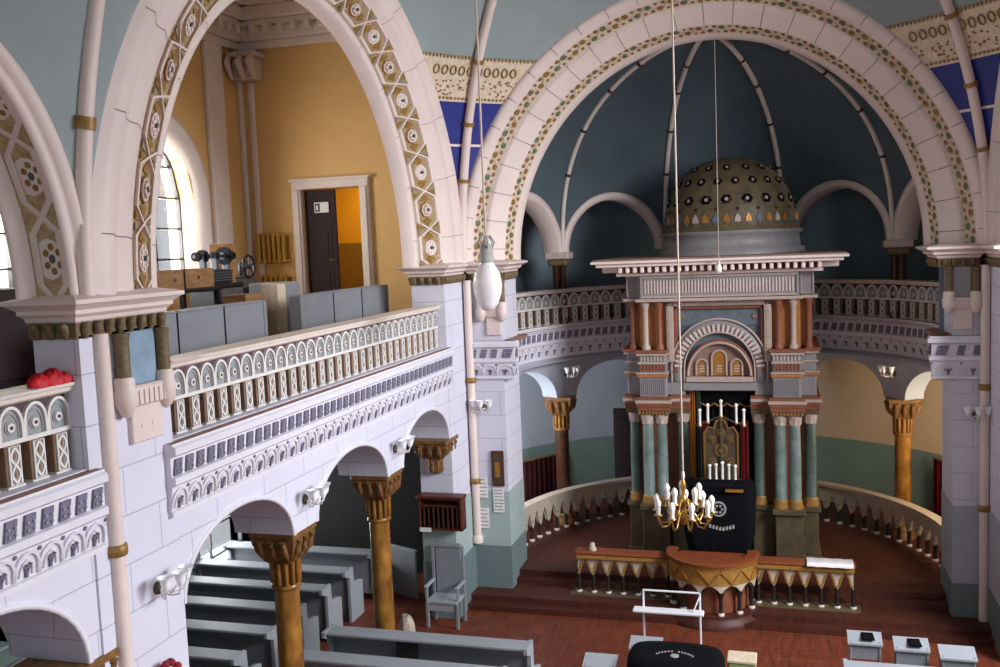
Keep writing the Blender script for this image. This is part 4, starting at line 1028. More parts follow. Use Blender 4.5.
b = MB(); b.tube([(mx - .42, my, 3.04), (mx - .2, my, 3.10), (mx, my, 3.2), (mx + .2, my, 3.10), (mx + .42, my, 3.04)], .018, 8); b.tube([(mx - .36, my - .06, 2.06), (mx + .36, my - .06, 2.06)], .018, 8); b.tube([(mx, my, 2.06), (mx, my - .06, 2.06)], .018, 8); b.tube([(mx, my - .035, 2.0), (mx, my - .035, 3.2)], .02, 8)
b.tube([(mx, my, 2.1), (mx, my, .6)], .05, 10); b.lathe([(.28, 0), (.26, .04), (.08, .10), (.06, .2)], (mx, my, .4), 20); part(b, 'frame', 'dark_brass', t, off)
def candle(x, y, z, h, r=.022):
    b = MB(); b.lathe([(.01, -.05), (.035, -.03), (.045, 0), (.02, .0)], (x, y, z), 10); o = part(b, 'candle_cup', 'brass', t, off)
    b = MB(); b.lathe([(r, 0), (r, h * .82), (r * 1.5, h * .88), (r * 1.35, h * .95), (.002, h)], (x, y, z), 10); part(b, 'candle', 'bulb_white', t, off)
for x, z, h in ((-.36, 3.03, .30), (-.22, 3.09, .34), (.01, 3.2, .30), (.27, 3.09, .34), (.40, 3.04, .30)): candle(mx + x, my - .02, z, h)
for x, h in ((-.20, .33), (-.09, .35), (.02, .40), (.13, .35), (.24, .33)): candle(mx + x, my - .10, 2.08, h * .82)

# cantor desk covered with black velvet
cx, cy, DZ_ = -1.0, 16.55, .36
t = thing('cantor_desk', 'reading desk draped with black velvet bearing a silver emblem, in front of the ark', 'lectern', (cx, cy, .4)); off = (cx, cy, .4)
b = MB()
prof = [(-.58, 16.15), (-.5, 16.12), (.46, 16.12), (.56, 16.15)]
rows = []
for (z, y, w) in ((2.12, 16.75, .42), (2.06, 16.62, .50), (1.92, 16.40, .53), (1.80, 16.30, .52), (1.3, 16.22, .50), (.92, 16.20, .42), (.86, 16.21, .30)):
    rows.append([(cx - .1 - w + .0, y + .15, z), (cx - w, y + .02, z)] + [(cx - w + 2 * w * k / 14, y + .012 * math.sin(k * 2.1) * (1.6 - z if z < 1.4 else 0), z - (.10 * abs(k / 7 - 1) if z < .7 else 0)) for k in range(15)] + [(cx + w, y + .02, z), (cx + w + .1, y + .15, z)])
b.grid(rows, 0, True); b.box(cx - .45, cx + .45, 16.42, 16.84, 1.94, 2.08, 0, .02); part(b, 'velvet_cover', 'black_velvet', t, off)
b = MB(); f = lambda a, z, d: (cx + a, 16.235 + (z - .8) * .14 - d, z + .55)
b.disc(.0, 1.17, .13, f, 0, .012, 0, 16); b.disc(0, 1.17, .10, f, .012, .016, 1, 16)
for k in range(6): b.disc(.06 * math.cos(k * PI / 3), 1.17 + .06 * math.sin(k * PI / 3), .022, f, .016, .024, 0, 6)
for k in range(8): b.prism([(-.16 + k * .055, .80 + .05 * abs(k - 3.5) / 3.5), (-.125 + k * .055, .80 + .05 * abs(k - 3.5) / 3.5), (-.125 + k * .055, .87 + .05 * abs(k - 3.5) / 3.5), (-.16 + k * .055, .85 + .05 * abs(k - 3.5) / 3.5)], f, 0, .012, 0)
part(b, 'silver_emblem', ['baluster_face', 'black_velvet'], t, off)
b = MB()
for x in (-.36, .36):
    for y in (16.5, 16.8): b.box(cx + x - .03, cx + x + .03, y - .03, y + .03, .4, 1.95)
part(b, 'desk_frame', 'capital_wood', t, off)
t = thing('prayer_book', 'small gold edged book on the black velvet desk', 'book', (cx + .26, 16.40, 2.0)); b = MB(); b.box(-.15, .15, -.07, .07, 0, .035, 0, .006); b.build('cover', 'gilt', t)
b = MB(); b.box(-.14, .145, -.06, .065, .006, .029, 0); b.build('page_block', 'paper', t)

# ================================================================= bimah rail and pulpit
def rail_section(x0, x1, y, z0, lab, ztop=.85):
    """straight parapet: red-brown top, gilt moulding, pointed apron, dark posts with white feet"""
    n = max(2, round((x1 - x0) / .26)); wd = (x1 - x0) / n; t = thing('parapet', lab, 'railing', ((x0 + x1) / 2, y, z0), 0, None); off = ((x0 + x1) / 2, y, z0)
    f = lambda a, z, d: (a, y - d, z0 + z)
    b = MB(); b.box(x0 - .04, x1 + .04, y - .14, y + .16, z0 + .72, z0 + .77, bev=.012); b.box(x0 - .02, x1 + .02, y - .10, y + .12, z0 + .64, z0 + .72); part(b, 'top_rail', 'rail_top', t, off)
    b = MB(); b.box(x0 - .02, x1 + .02, y - .13, y - .09, z0 + .64, z0 + .71, bev=.01); part(b, 'gilt_moulding', 'rail_gold', t, off)
    b = MB()
    pts = [(x0, .72)]
    for i in range(n):
        a = x0 + i * wd; pts += [(a, .34), (a + wd * .12, .37), (a + wd * .27, .50), (a + wd * .5, .62), (a + wd * .73, .50), (a + wd * .88, .37)]
    pts += [(x1, .34), (x1, .72)]
    b.grid([[f(*p, dd) for p in pts[1:-1]] for dd in (-.02, .06)], 0); b.grid([[f(*p, .06) for p in pts[1:-1]], [f(p[0], .645, .06) for p in pts[1:-1]]], 0)
    b.grid([[f(*p, -.02) for p in pts[1:-1]], [f(p[0], .645, -.02) for p in pts[1:-1]]], 0)
    b.ribbon([(p[0], p[1] + .035) for p in pts[1:-1]], .03, f, .06, .075, 1)
    part(b, 'pointed_apron', ['apron_cream', 'rail_gold'], t, off)
    for i in range(n + 1):
        x = x0 + i * wd; b = MB(); b.lathe([(.045, .05), (.03, .09), (.035, .14), (.028, .26), (.04, .36), (.045, .40)], (x, y, z0), 10); o = part(b, 'post', 'post_dark', t, off)
        b = MB(); b.lathe([(.05, 0), (.055, .03), (.04, .06), (.02, .07)], (x, y, z0), 10); part(b, 'post_foot', 'cream', t, off)
    return t
rail_section(-3.42, -1.86, 16.02, .2, 'straight gilt parapet with pointed apron left of the round pulpit')
rail_section(-.36, 1.14, 16.02, .2, 'straight gilt parapet with pointed apron right of the round pulpit, white cloth on top')
b = MB(); b.box(-3.55, 1.25, 15.86, 16.2, .19, .215); b.build('trim_40', 'ark_base')['kind'] = 'structure'
# round pulpit
PX, PY = -1.10, 16.0
t = thing('pulpit', 'half round wooden pulpit with gilt zigzag band in the middle of the parapet', 'pulpit', (PX, PY, 0)); off = (PX, PY, 0)
f = lambda a, z, d: (PX + (.68 + d) * math.sin(a), PY - (.68 + d) * math.cos(a), z)
an = [-1.75 + 3.5 * k / 40 for k in range(41)]
b = MB(); b.grid([[f(a, z, d) for a in an] for z, d in ((0, .16), (.10, .16), (.14, .10), (.20, .10))], 0, True); b.prism([(PX + .78 * math.sin(a), PY - .78 * math.cos(a)) for a in an], lambda x, y, d: (x, y, d), .19, .21, 0); part(b, 'round_base', 'platform_wood', t, off)
b = MB(); b.grid([[f(a, z, d) for a in an] for z, d in ((.70, -.0), (.72, .06), (1.03, .06), (1.04, .09), (1.07, .09), (1.08, .05), (1.08, -.10), (1.04, -.10), (1.02, 0), (.70, 0))], 0, False, mf=lambda i, k: 1 if i in (3, 4, 5, 6) else 0)
part(b, 'curved_parapet', ['rail_gold', 'rail_top'], t, off)
b = MB(); zz = [(-1.7 + 3.4 * k / 14, .75 if k % 2 else .96) for k in range(15)]
b.ribbon(zz, .035, f, .06, .085, 0)
for k in range(60): a = -1.7 + 3.4 * k / 59; b.disc(a, 1.0, .014, f, .05, .08, 0, 5, .016)
part(b, 'zigzag_band', 'gilt', t, off)
b = MB(); n = 7
for i in range(n):
    a0 = -1.7 + 3.4 * i / n; a1 = a0 + 3.4 / n; P = [(a0 + (a1 - a0) * k / 10, .56 + .15 * math.sin(PI * k / 10) ** .7) for k in range(11)]
    b.grid([[f(*p, .05) for p in P], [f(p[0], .76, .05) for p in P]], 0, True); b.grid([[f(*p, .05) for p in P], [f(*p, -.02) for p in P]], 0, True)
part(b, 'arched_apron', 'apron_cream', t, off)
for i in range(n + 1):
    a = -1.7 + 3.4 * i / n; x, y, _ = f(a, 0, 0); b = MB(); b.lathe([(.045, .26), (.03, .30), (.035, .36), (.03, .46), (.055, .56), (.06, .60)], (x, y, 0), 10); part(b, 'post', 'post_dark', t, off)
    b = MB(); b.lathe([(.05, .20), (.06, .23), (.045, .26), (.02, .28)], (x, y, 0), 10); part(b, 'post_foot', 'cream', t, off)
b = MB(); b.grid([[f(a, z, -.1) for a in an] for z in (.2, .8)], 0, True); part(b, 'inner_panel', 'ark_brown', t, off)
b = MB()  # curved bench/seat behind
b.prism([(PX + .56 * math.sin(a), PY - .56 * math.cos(a)) for a in an], lambda x, y, d: (x, y, d), .98, 1.02, 0); part(b, 'reading_shelf', 'rail_top', t, off)

# white cloth and small stone on the parapets
t = thing('white_cloth', 'folded white cloth lying on the right end of the parapet', 'cloth', (.78, 15.99, .97))
b = MB(); b.grid([[(-.36 + .72 * k / 12, y, z + .004 * math.sin(k * 1.7)) for k in range(13)] for y, z in ((.16, .012), (.14, .03), (-.12, .035), (-.17, .03), (-.175, -.02))], 0, True); b.grid([[(-.36 + .72 * k / 12, y, 0.004) for k in range(13)] for y in (.16, -.15)], 0); b.build('cloth_fold', 'paper', t)
b = MB(); b.lathe([(.07, 0), (.075, .03), (.05, .06), (.045, .12), (.02, .14)], (-3.16, 16.02, .97), 10); o = b.build('alms_cup', 'apron_cream'); tag(o, 'small pale cup standing on the left parapet', 'cup')

# low curved rails of the apse floor
def curved_rail(a0, a1, lab):
    R0 = AR - .05; c = (AX + R0 * math.cos(math.radians((a0 + a1) / 2)), AY + R0 * math.sin(math.radians((a0 + a1) / 2)), .4)
    t = thing('curved_railing', lab, 'railing', c); n = round(abs(a1 - a0) / (math.degrees(.30 / R0)))
    f = lambda a, z, d: (AX + (R0 - d) * math.cos(math.radians(a)), AY + (R0 - d) * math.sin(math.radians(a)), .4 + z)
    S = [a0 + (a1 - a0) * k / (n * 2) for k in range(n * 2 + 1)]
    b = MB(); b.grid([[f(a, z, d) for a in S] for d, z in ((-.10, .74), (.10, .74), (.10, .80), (-.10, .80), (-.10, .74))], 0); part(b, 'top_rail', 'apron_cream', t, c)
    b = MB(); P = []
    for i in range(n):
        for u, z in ((0, .26), (.15, .32), (.32, .50), (.5, .60), (.68, .50), (.85, .32)): P.append((a0 + (a1 - a0) * (i + u) / n, z))
    P.append((a1, .26))
    for d in (-.02, .05): b.grid([[f(*p, d) for p in P], [f(p[0], .75, d) for p in P]], 0)
    b.grid([[f(*p, -.02) for p in P], [f(*p, .05) for p in P]], 0); part(b, 'pointed_apron', 'apron_cream', t, c)
    for i in range(n + 1):
        a = a0 + (a1 - a0) * i / n; x, y, _ = f(a, 0, .01); b = MB(); b.lathe([(.05, .05), (.032, .10), (.04, .25), (.03, .36), (.05, .42)], (x, y, .4), 8); part(b, 'post', 'post_dark', t, c)
        b = MB(); b.lathe([(.055, 0), (.06, .03), (.04, .06), (.02, .07)], (x, y, .4), 8); part(b, 'post_foot', 'cream', t, c)
curved_rail(181, 108, 'low curved railing with white pointed apron on the left side of the apse floor')
curved_rail(72, -1, 'low curved railing with white pointed apron on the right side of the apse floor')

# ================================================================= lamps
CHX, CHY = -1.10, 11.27
ch = thing('chandelier', 'brass chandelier with white candle bulbs hanging on a long cord before the ark', 'chandelier', (CHX, CHY, H - 3.40)); off = (CHX, CHY, H - 3.40)
b = MB(); z0 = H - 3.40; b.lathe([(.005, -.02), (.03, .0), (.04, .04), (.07, .08), (.04, .13), (.025, .20), (.05, .25), (.065, .28), (.03, .33), (.018, .40), (.04, .45), (.03, .50), (.01, .56)], (CHX, CHY, z0), 16); part(b, 'stem', 'brass', ch, off)
b = MB(); b.tube([(CHX, CHY, z0 + .54), (CHX, CHY, SP + 6.2)], .011, 6); part(b, 'cord', 'cord', ch, off)
b = MB(); b.lathe([(.012, 0), (.02, .02), (.02, .08), (.012, .10)], (CHX, CHY, z0 + .54), 10); part(b, 'cord_sleeve', 'cream', ch, off)
for (n, R, zb, ph) in ((9, .33, .08, .2), (5, .20, .22, .5)):
    for k in range(n):
        a = 2 * PI * k / n + ph; ca, sa = math.cos(a), math.sin(a); g = lambda r, z: (CHX + r * ca, CHY + r * sa, z0 + z)
        b = MB(); b.tube([g(.04, zb + .08), g(R * .35, zb + .06), g(R * .6, zb - .08), g(R * .85, zb - .09), g(R, zb + .0), g(R, zb + .05)], .012, 6)
        b.tube([g(R * .6, zb - .08), g(R * .5, zb + .0), g(R * .6, zb + .05)], .008, 5); b.lathe([(.015, 0), (.05, .015), (.055, .025), (.015, .03)], g(R, zb + .04), 10)
        o = part(b, 'arm', 'brass', ch, off)
        b = MB(); b.lathe([(.026, 0), (.028, .10), (.036, .115), (.038, .15), (.024, .18), (.003, .20)], g(R, zb + .065), 10); q1 = b.build('candle_bulb', 'bulb_white', o); q1.data.transform(Matrix.Translation((-off[0], -off[1], -off[2])))
        b = MB(); b.lathe([(.002, -.09), (.014, -.06), (.010, -.02), (.002, 0)], g(R, zb + .03), 6); q1 = b.build('crystal_drop', 'pane_glass', o); q1.data.transform(Matrix.Translation((-off[0], -off[1], -off[2])))
# pendant globe
gx, gy = -3.66, 12.0
t = thing('globe_lamp', 'large milky glass globe lamp hanging before the left apse pier', 'pendant lamp', (gx, gy, H - .85)); off = (gx, gy, H - .85)
b = MB(); b.lathe([(.02, 0), (.08, .02), (.14, .10), (.185, .24), (.195, .36), (.17, .50), (.11, .60), (.09, .64), (.09, .66)], off, 24); part(b, 'glass_globe', 'milk_glass', t, off)
b = MB(); b.lathe([(.10, .64), (.105, .70), (.09, .72), (.085, .86), (.05, .88), (.02, .95)], off, 16, m=0)
for k in range(6): a = k * PI / 3; b.tube([(gx + .08 * math.cos(a), gy + .08 * math.sin(a), H - .03), (gx + .12 * math.cos(a), gy + .12 * math.sin(a), H + .05), (gx + .06 * math.cos(a), gy + .06 * math.sin(a), H + .14)], .014, 6)
part(b, 'lamp_fitting', 'baluster_face', t, off)
b = MB(); b.tube([(gx, gy, H + .08), (gx, gy, SP + 6.25 * math.sqrt(1 - ((gx - XC) / 5.996) ** 2 - ((gy - YC) / 6.675) ** 2))], .016, 6); part(b, 'cord', 'cord', t, off)
# small bulb in the apse
bx, by = -.95, 16.85
t = thing('hanging_bulb', 'small white bulb on a thin wire in front of the ark cornice', 'lamp', (bx, by, H - .62)); off = (bx, by, H - .62)
b = MB(); b.lathe([(.003, 0), (.04, .02), (.055, .07), (.045, .12), (.025, .16)], off, 14); part(b, 'bulb', 'bulb_white', t, off)
b = MB(); b.lathe([(.028, .15), (.03, .22), (.008, .24)], off, 10); part(b, 'socket', 'cream_dark', t, off)
b = MB(); b.tube([(bx, by, H - .4), (bx, by, H + 3.36)], .007, 5); part(b, 'wire', 'cord', t, off)
# wall sconces
def make_sconce(lab, loc, rz):
    t = thing('wall_sconce', lab, 'wall lamp', loc, rz, None)     # local -Y points away from the wall
    b = MB(); b.lathe([(.001, 0), (.07, 0), (.07, .03), (.04, .05), (.001, .06)], (0, 0, 0), 14); o = b.build('wall_plate', 'dark_brass', t); o.data.transform(Matrix.Rotation(PI / 2, 4, 'X'))
    for s in (-1, 0, 1):
        b = MB(); ex, ey, ez = s * .19, -.26 - (.06 if s == 0 else 0), .04
        b.tube([(0, -.04, 0), (ex * .4, ey * .5, -.07), (ex * .9, ey * .9, -.05), (ex, ey, ez)], .011, 6); b.tube([(ex * .4, ey * .5, -.07), (ex * .3, ey * .7, -.01), (ex * .6, ey * .75, .02)], .007, 5); b.build('arm', 'strap_white', t)
        b = MB(); n = 12; P = [(.022, 0), (.045, .03), (.055, .07), (.06, .11), (.085, .15)]
        rows = [[(ex + r * (1 + (.18 if (k % 2 and r > .08) else 0)) * math.cos(2 * PI * k / n), ey + r * (1 + (.18 if (k % 2 and r > .08) else 0)) * math.sin(2 * PI * k / n), ez + z) for k in range(n)] for r, z in P]
        b.grid(rows, 0, True, closed=True); b.lathe([(.02, 0), (.024, .05), (.001, .07)], (ex, ey, ez), 8, 0); b.build('lily_shade', 'shade_glass', t)
    t.scale = (.78, .78, .85)
    return t
s0 = make_sconce('lily shaded wall lamp on the big near white pier', (XL + .02, 7.0, H - 2.90), PI / 2)
dup(s0, (XL + .0, 9.80, H - 2.86), PI / 2, 'lily shaded wall lamp over the nearest arcade column')
dup(s0, (XL + .0, 12.55, H - 2.86), PI / 2, 'lily shaded wall lamp over the farther arcade column')
dup(s0, (-5.02, 15.98, H - 2.85), 0, 'lily shaded wall lamp on the white wall left of the apse opening')
dup(s0, (2.93, 15.98, H - 2.90), 0, 'lily shaded wall lamp on the white pier right of the apse opening')
for a, lab in ((144, 'small wall lamp above the dark column in the apse, left of the ark'), (36, 'small wall lamp above the brown column in the apse, right of the ark')):
    x, y = col_pt(a, AR); dup(s0, (x, y, H - 2.72), math.radians(a - 90), lab)
dup(s0, (-4.64, 16.55, H - 4.15), PI / 2, 'low wall lamp beside the framed picture') if False else None

# ================================================================= things on the left apse pier
t = thing('picture_frame', 'dark framed picture on the side of the left apse pier', 'picture', (-4.82, 15.955, 2.1)); off = (-4.82, 15.955, 2.1)
b = MB(); b.box(-4.93, -4.70, 15.93, 15.97, 2.08, 2.72, 0, .01); part(b, 'frame', 'shelf_red', t, off)
b = MB(); b.box(-4.895, -4.735, 15.922, 15.93, 2.13, 2.67, 0); b.box(-4.86, -4.77, 15.918, 15.922, 2.25, 2.52, 1); part(b, 'print', ['dark_brass', 'gilt'], t, off)
def notice(x, y, z0, z1, w, lab, rows, ax='y'):
    t = thing('notice', lab, 'notice', (x, y, z0)); b = MB(); b.box(-w / 2, w / 2, -.008, 0, 0, z1 - z0, 0); b.build('sheet', 'paper', t)
    b = MB()
    for r in range(rows):
        z = (z1 - z0) * (1 - (r + .7) / (rows + .4)); xx = -w / 2 + .02
        while xx < w / 2 - .04:
            l = random.uniform(.015, .035); b.box(xx, xx + l, -.011, -.008, z, z + .014); xx += l + .01
    b.build('print', 'window_frame', t); return t
notice(-4.82, 15.955, 1.60, 2.04, .20, 'white printed notice below the framed picture', 7)
n1 = notice(-5.18, 15.6, 1.25, 1.62, .22, 'white notice sheet low on the corner pier beside the shaft', 5); n1.location = (-5.12, 15.955, 1.30)
n2 = notice(-5.18, 15.6, 1.25, 1.62, .16, 'small dark edged notice above the low sheet on the corner pier', 5); n2.location = (-5.10, 15.955, 1.86)
# wall shelf with pigeonholes
t = thing('wall_shelf', 'red brown wooden rack with slots hanging on the pier above the grey chair', 'shelf', (-5.50, 14.80, 1.70)); off = (-5.50, 14.80, 1.70)
b = MB(); x0, x1 = -5.86, -5.10; y0, y1 = 14.68, 14.92
b.box(x0, x1, y1 - .02, y1, 1.62, 2.20); b.box(x0, x1, y0, y1, 1.62, 1.65, 0); b.box(x0 - .03, x1 + .03, y0 - .03, y1, 2.16, 2.21, 0, .01); b.box(x0, x0 + .03, y0, y1, 1.62, 2.18); b.box(x1 - .03, x1, y0, y1, 1.62, 2.18); part(b, 'case', 'shelf_red', t, off)
b = MB()
for i in range(1, 9): x = x0 + (x1 - x0) * i / 9; b.box(x - .01, x + .01, y0 + .02, y1 - .02, 1.65, 2.04)
b.box(x0 + .03, x1 - .03, y0 + .02, y1 - .02, 2.02, 2.05); part(b, 'slot_divider', 'marble_dark', t, off)
b = MB(); b.box(-.12, .08, 0, .01, 0, .07); o = b.build('card', 'paper', t, loc=(-.22, -.155, -.10))
# grey chair
t = thing('armchair', 'tall grey wooden armchair with high back standing against the corner pier', 'chair', (-5.44, 14.68, 0), 0); t.scale = (.88, .8, 1.04) 
b = MB(); b.box(-.25, .25, .20, .24, .45, 1.26, 0, .01); b.box(-.29, .29, .18, .26, 1.22, 1.30, 0, .02); b.build('backrest', 'pew_grey', t)
b = MB(); b.box(-.31, .31, -.28, .24, .40, .46, 0, .015); b.box(-.27, .27, -.26, -.22, .28, .40, 0, .008); b.build('seat', 'pew_light', t)
for sx in (-1, 1):
    for y0, y1, z1, nm in ((-.28, -.22, .42, 'leg'), (.19, .25, 1.26, 'leg')):
        b = MB(); b.box(sx * .30 - .03, sx * .30 + .03, y0, y1, 0, z1, 0, .008); b.build(nm, 'pew_grey', t)
    b = MB(); b.box(sx * .31 - .035, sx * .31 + .035, -.28, .22, .66, .70, 0, .01); b.box(sx * .31 - .02, sx * .31 + .02, -.24, -.20, .44, .66, 0); b.build('armrest', 'pew_light', t)
# low grey screen beside
t = thing('low_screen', 'low grey boarded screen between the arcade and the chair', 'partition', (-6.66, 15.80, 0), -.42)
b = MB(); b.box(-.34, .34, -.02, .02, .0, .88, 0, .01); b.build('board', 'pew_grey', t); b = MB(); b.box(-.35, .35, -.035, .035, .88, .92, 0, .01); b.build('cap_rail', 'pew_light', t)

# ================================================================= pews
def make_pew(L, lab, loc, rz=0, group=None, hgt=.95):
    """length along X, people face +Y; the bookrest is on the back (-Y) side"""
    t = thing('pew', lab, 'pew', loc, rz, group)
    b = MB(); b.box(-L / 2 + .05, L / 2 - .05, -.02, .02, .12, hgt - .06, 0); 
    n = max(2, int(L / .75))
    for i in range(n): x0 = -L / 2 + .08 + i * (L - .16) / n; b.box(x0 + .05, x0 + (L - .16) / n - .05, -.03, -.02, .25, hgt - .22, 0, .006)
    b.build('backrest', 'pew_grey', t)
    b = MB(); b.box(-L / 2 + .02, L / 2 - .02, -.24, .05, hgt - .05, hgt - .01, 0, .008); b.build('book_ledge', 'pew_light', t)
    b = MB(); b.box(-L / 2 + .05, L / 2 - .05, .02, .40, .42, .46, 0, .008); b.build('seat', 'pew_grey', t)
    for sx in (-1, 1):
        b = MB(); x = sx * (L / 2 - .025); P = [(-.26, hgt), (-.26, hgt - .08), (-.08, hgt - .16), (-.08, 0), (.42, 0), (.42, .60), (.30, .64), (.08, .66), (.06, hgt)]
        b.prism(P, lambda y, z, d: (x + d, y, z), -.025, .025, 0); b.build('end_panel', 'pew_light', t)
    return t
p0 = make_pew(3.0, 'grey pew of the left aisle standing farthest from the camera', (-8.58, 15.5, 0), 0, 'grey pews of the left aisle')
names = ['second grey aisle pew from the back wall', 'third grey aisle pew from the back wall', 'fourth grey aisle pew from the back wall, behind the nearest column', 'fifth grey aisle pew from the back wall', 'nearest grey aisle pew, cut by the picture bottom']
for i, (y, xr) in enumerate(((14.50, 0), (13.65, 0), (12.80, 0), (11.92, 0), (11.05, 0))): dup(p0, (-8.58, y, 0), 0, names[i])
dup(p0, (-8.58, 10.2, 0), 0, 'grey aisle pew just below the picture edge behind the big pier')
t = make_pew(2.95, 'long grey pew in the nave in front of the second column', (-4.66, 11.78, 0), 0, 'grey pews of the nave', 1.10)
dup(t, (-4.78, 10.95, 0), 0, 'nearer grey nave pew cut off by the bottom of the picture')
b = MB(); b.box(-.16, .16, -.03, 0, .0, .36, 0, .01); b.box(-.13, .13, -.045, -.03, .05, .31, 0, .008); 
o = b.build('book_box', 'dark_base', loc=(-4.95, 11.74, .66)); tag(o, 'dark box fixed on the back of the nave pew', 'box')
# small grey desks at the right bottom
def make_desk(lab, loc, w=.62, book=True):
    t = thing('prayer_desk', lab, 'desk', loc, 0, None); hgt = .92
    b = MB(); P = [(-.22, hgt - .06), (.22, hgt + .03), (.22, hgt), (-.22, hgt - .09)]; b.prism(P, lambda y, z, d: (d, y, z), -w / 2, w / 2, 0); b.build('sloping_top', 'pew_light', t)
    b = MB(); b.box(-w / 2 + .04, w / 2 - .04, -.16, .18, .60, .86, 0); b.build('book_well', 'pew_grey', t)
    for sx in (-1, 1):
        b = MB(); b.box(sx * (w / 2 - .05) - .02, sx * (w / 2 - .05) + .02, -.18, .2, 0, .88, 0, .008); b.build('side_panel', 'pew_grey', t)
    return t
def make_book(lab, loc, rz, m='black_velvet', sz=(.12, .17, .04)):
    t = thing('prayer_book', lab, 'book', loc, rz); b = MB(); b.box(-sz[0], sz[0], -sz[1], sz[1], 0, sz[2], 0, .006); b.build('cover', m, t); b = MB(); b.box(-sz[0] + .01, sz[0] + .004, -sz[1] + .01, sz[1] - .01, .007, sz[2] - .007, 0); b.build('page_block', 'paper', t)
d0 = make_desk('small grey prayer desk with a dark book, first from the left', (1.10, 13.45, 0)); d0.scale = (.72, .6, .88)
dup(d0, (1.68, 13.35, 0), 0, 'small grey prayer desk with a dark book, second from the left')
dup(d0, (2.22, 13.18, 0), 0, 'small empty grey prayer desk, right of the two with books')
make_book('dark prayer book on the first small grey desk', (1.14, 13.45, .80), .05, sz=(.08, .11, .03)); make_book('dark prayer book on the second small grey desk', (1.72, 13.35, .80), .05, sz=(.08, .11, .03))
t = make_pew(2.6, 'grey pew at the right bottom edge in front of the prayer desks', (2.05, 12.30, 0), 0, None)

# music stand / lectern of white tube
t = thing('white_stand', 'white metal tube stand with sloped shelf in front of the pulpit', 'stand', (-1.50, 13.28, 0)); 
b = MB()
for x in (-.40, .40): b.tube([(x, 0, .02), (x, 0, 1.34)], .016, 8)
b.tube([(-.40, 0, 1.34), (.40, 0, 1.34)], .016, 8); b.build('tube_frame', 'white_paint', t)
b = MB(); b.box(-.54, .46, -.16, .0, 1.05, 1.10, 0, .015); b.build('shelf', 'white_paint', t)
b = MB(); b.tube([(.40, 0, 1.3), (.32, -.12, 1.12)], .010, 6); b.build('brace', 'white_paint', t)
for x in (-.40, .40): b = MB(); b.tube([(x, -.2, .02), (x, .2, .02)], .016, 8); b.build('foot', 'white_paint', t)
# black draped table at the bottom
t = thing('draped_table', 'table covered with black velvet bearing a pale arc of letters and an emblem, bottom middle', 'table', (-1.33, 12.1, 0)); t.scale = (.95, 1, .90)
b = MB(); n = 24; rows = []
for (z, e) in ((1.08, -.12), (1.06, 0), (.98, .04), (.4, .08)):
    rows.append([((.62 + e) * (abs(math.cos(a)) ** .6) * (1 if math.cos(a) > 0 else -1), (.36 + e) * (abs(math.sin(a)) ** .6) * (1 if math.sin(a) > 0 else -1) + .01 * math.sin(7 * a) * (1 if z < .9 else 0), z) for a in [2 * PI * k / n for k in range(n)]])
b.grid(rows, 0, True, closed=True); b.add(rows[0], [tuple(range(n))], 0); b.build('velvet_cloth', 'black_velvet', t)
b = MB()
for k in range(13):
    a = PI * .2 + PI * .6 * k / 12
    if k == 6: continue
    x, y = .30 * math.cos(a), -.25 + .26 * math.sin(a); b.box(x - .012, x + .012, y - .018, y + .018, 1.08, 1.086)
b.lathe([(.06, 1.08), (.06, 1.087), (.045, 1.09)], (0, -.12, 0), 12); b.build('embroidery', 'baluster_face', t)
b = MB()
for x in (-.5, .5):
    for y in (-.26, .26): b.box(x - .03, x + .03, y - .03, y + .03, 0, 1.04)
b.build('table_frame', 'capital_wood', t)
t = thing('storage_box', 'pale green box standing right of the black draped table', 'box', (-.50, 12.45, 0)); t.scale = (.9, 1, .86); b = MB(); b.box(-.2, .2, -.15, .15, 0, .92, 0, .02); b.build('body', 'green_box', t); b = MB(); b.box(-.21, .21, -.16, .16, .92, .97, 0, .01); b.build('lid', 'frieze_cream', t)
for (x, y, w, lab) in ((-1.80, 12.72, .42, 'small grey desk behind the black draped table on its left'), (-2.32, 12.05, .36, 'grey desk corner left of the black draped table')):
    dup(d0, (x, y, 0), 0, lab)

# ================================================================= gallery contents
def gallery_bench(lab, x, y, L):
    t = thing('gallery_bench', lab, 'pew', (x, y, GF), PI / 2, 'grey benches behind the gallery rail')
    b = MB(); b.box(-L / 2, L / 2, -.02, .02, .06, 1.12, 0, .008)
    n = max(2, round(L / .95))
    for i in range(1, n): xx = -L / 2 + L * i / n; b.box(xx - .012, xx + .012, -.028, -.02, .08, 1.14, 1)
    b.build('front_panel', ['gallery_pew', 'iron_dark'], t)
    for sx in (-1, 1): b = MB(); b.box(sx * L / 2 - .03, sx * L / 2 + .03, -.05, .16, .04, 1.14, 0, .02); b.build('end_panel', 'gallery_pew', t)
    b = MB(); b.box(-L / 2 + .03, L / 2 - .03, -.03, .14, 1.11, 1.14, 0, .01); b.build('top_board', 'gallery_pew', t)
    b = MB(); b.box(-L / 2 + .03, L / 2 - .03, .02, .36, .42, .46, 0, .01); b.build('seat', 'gallery_pew', t)
    return t
gallery_bench('grey bench with tall board behind the rail, nearer one below the crates', -6.60, 9.85, 2.9)
gallery_bench('grey bench with tall board behind the rail, in front of the gallery door', -6.60, 13.9, 3.15)
gallery_bench('grey bench with tall board at the far left edge', -6.75, 4.2, 2.8)
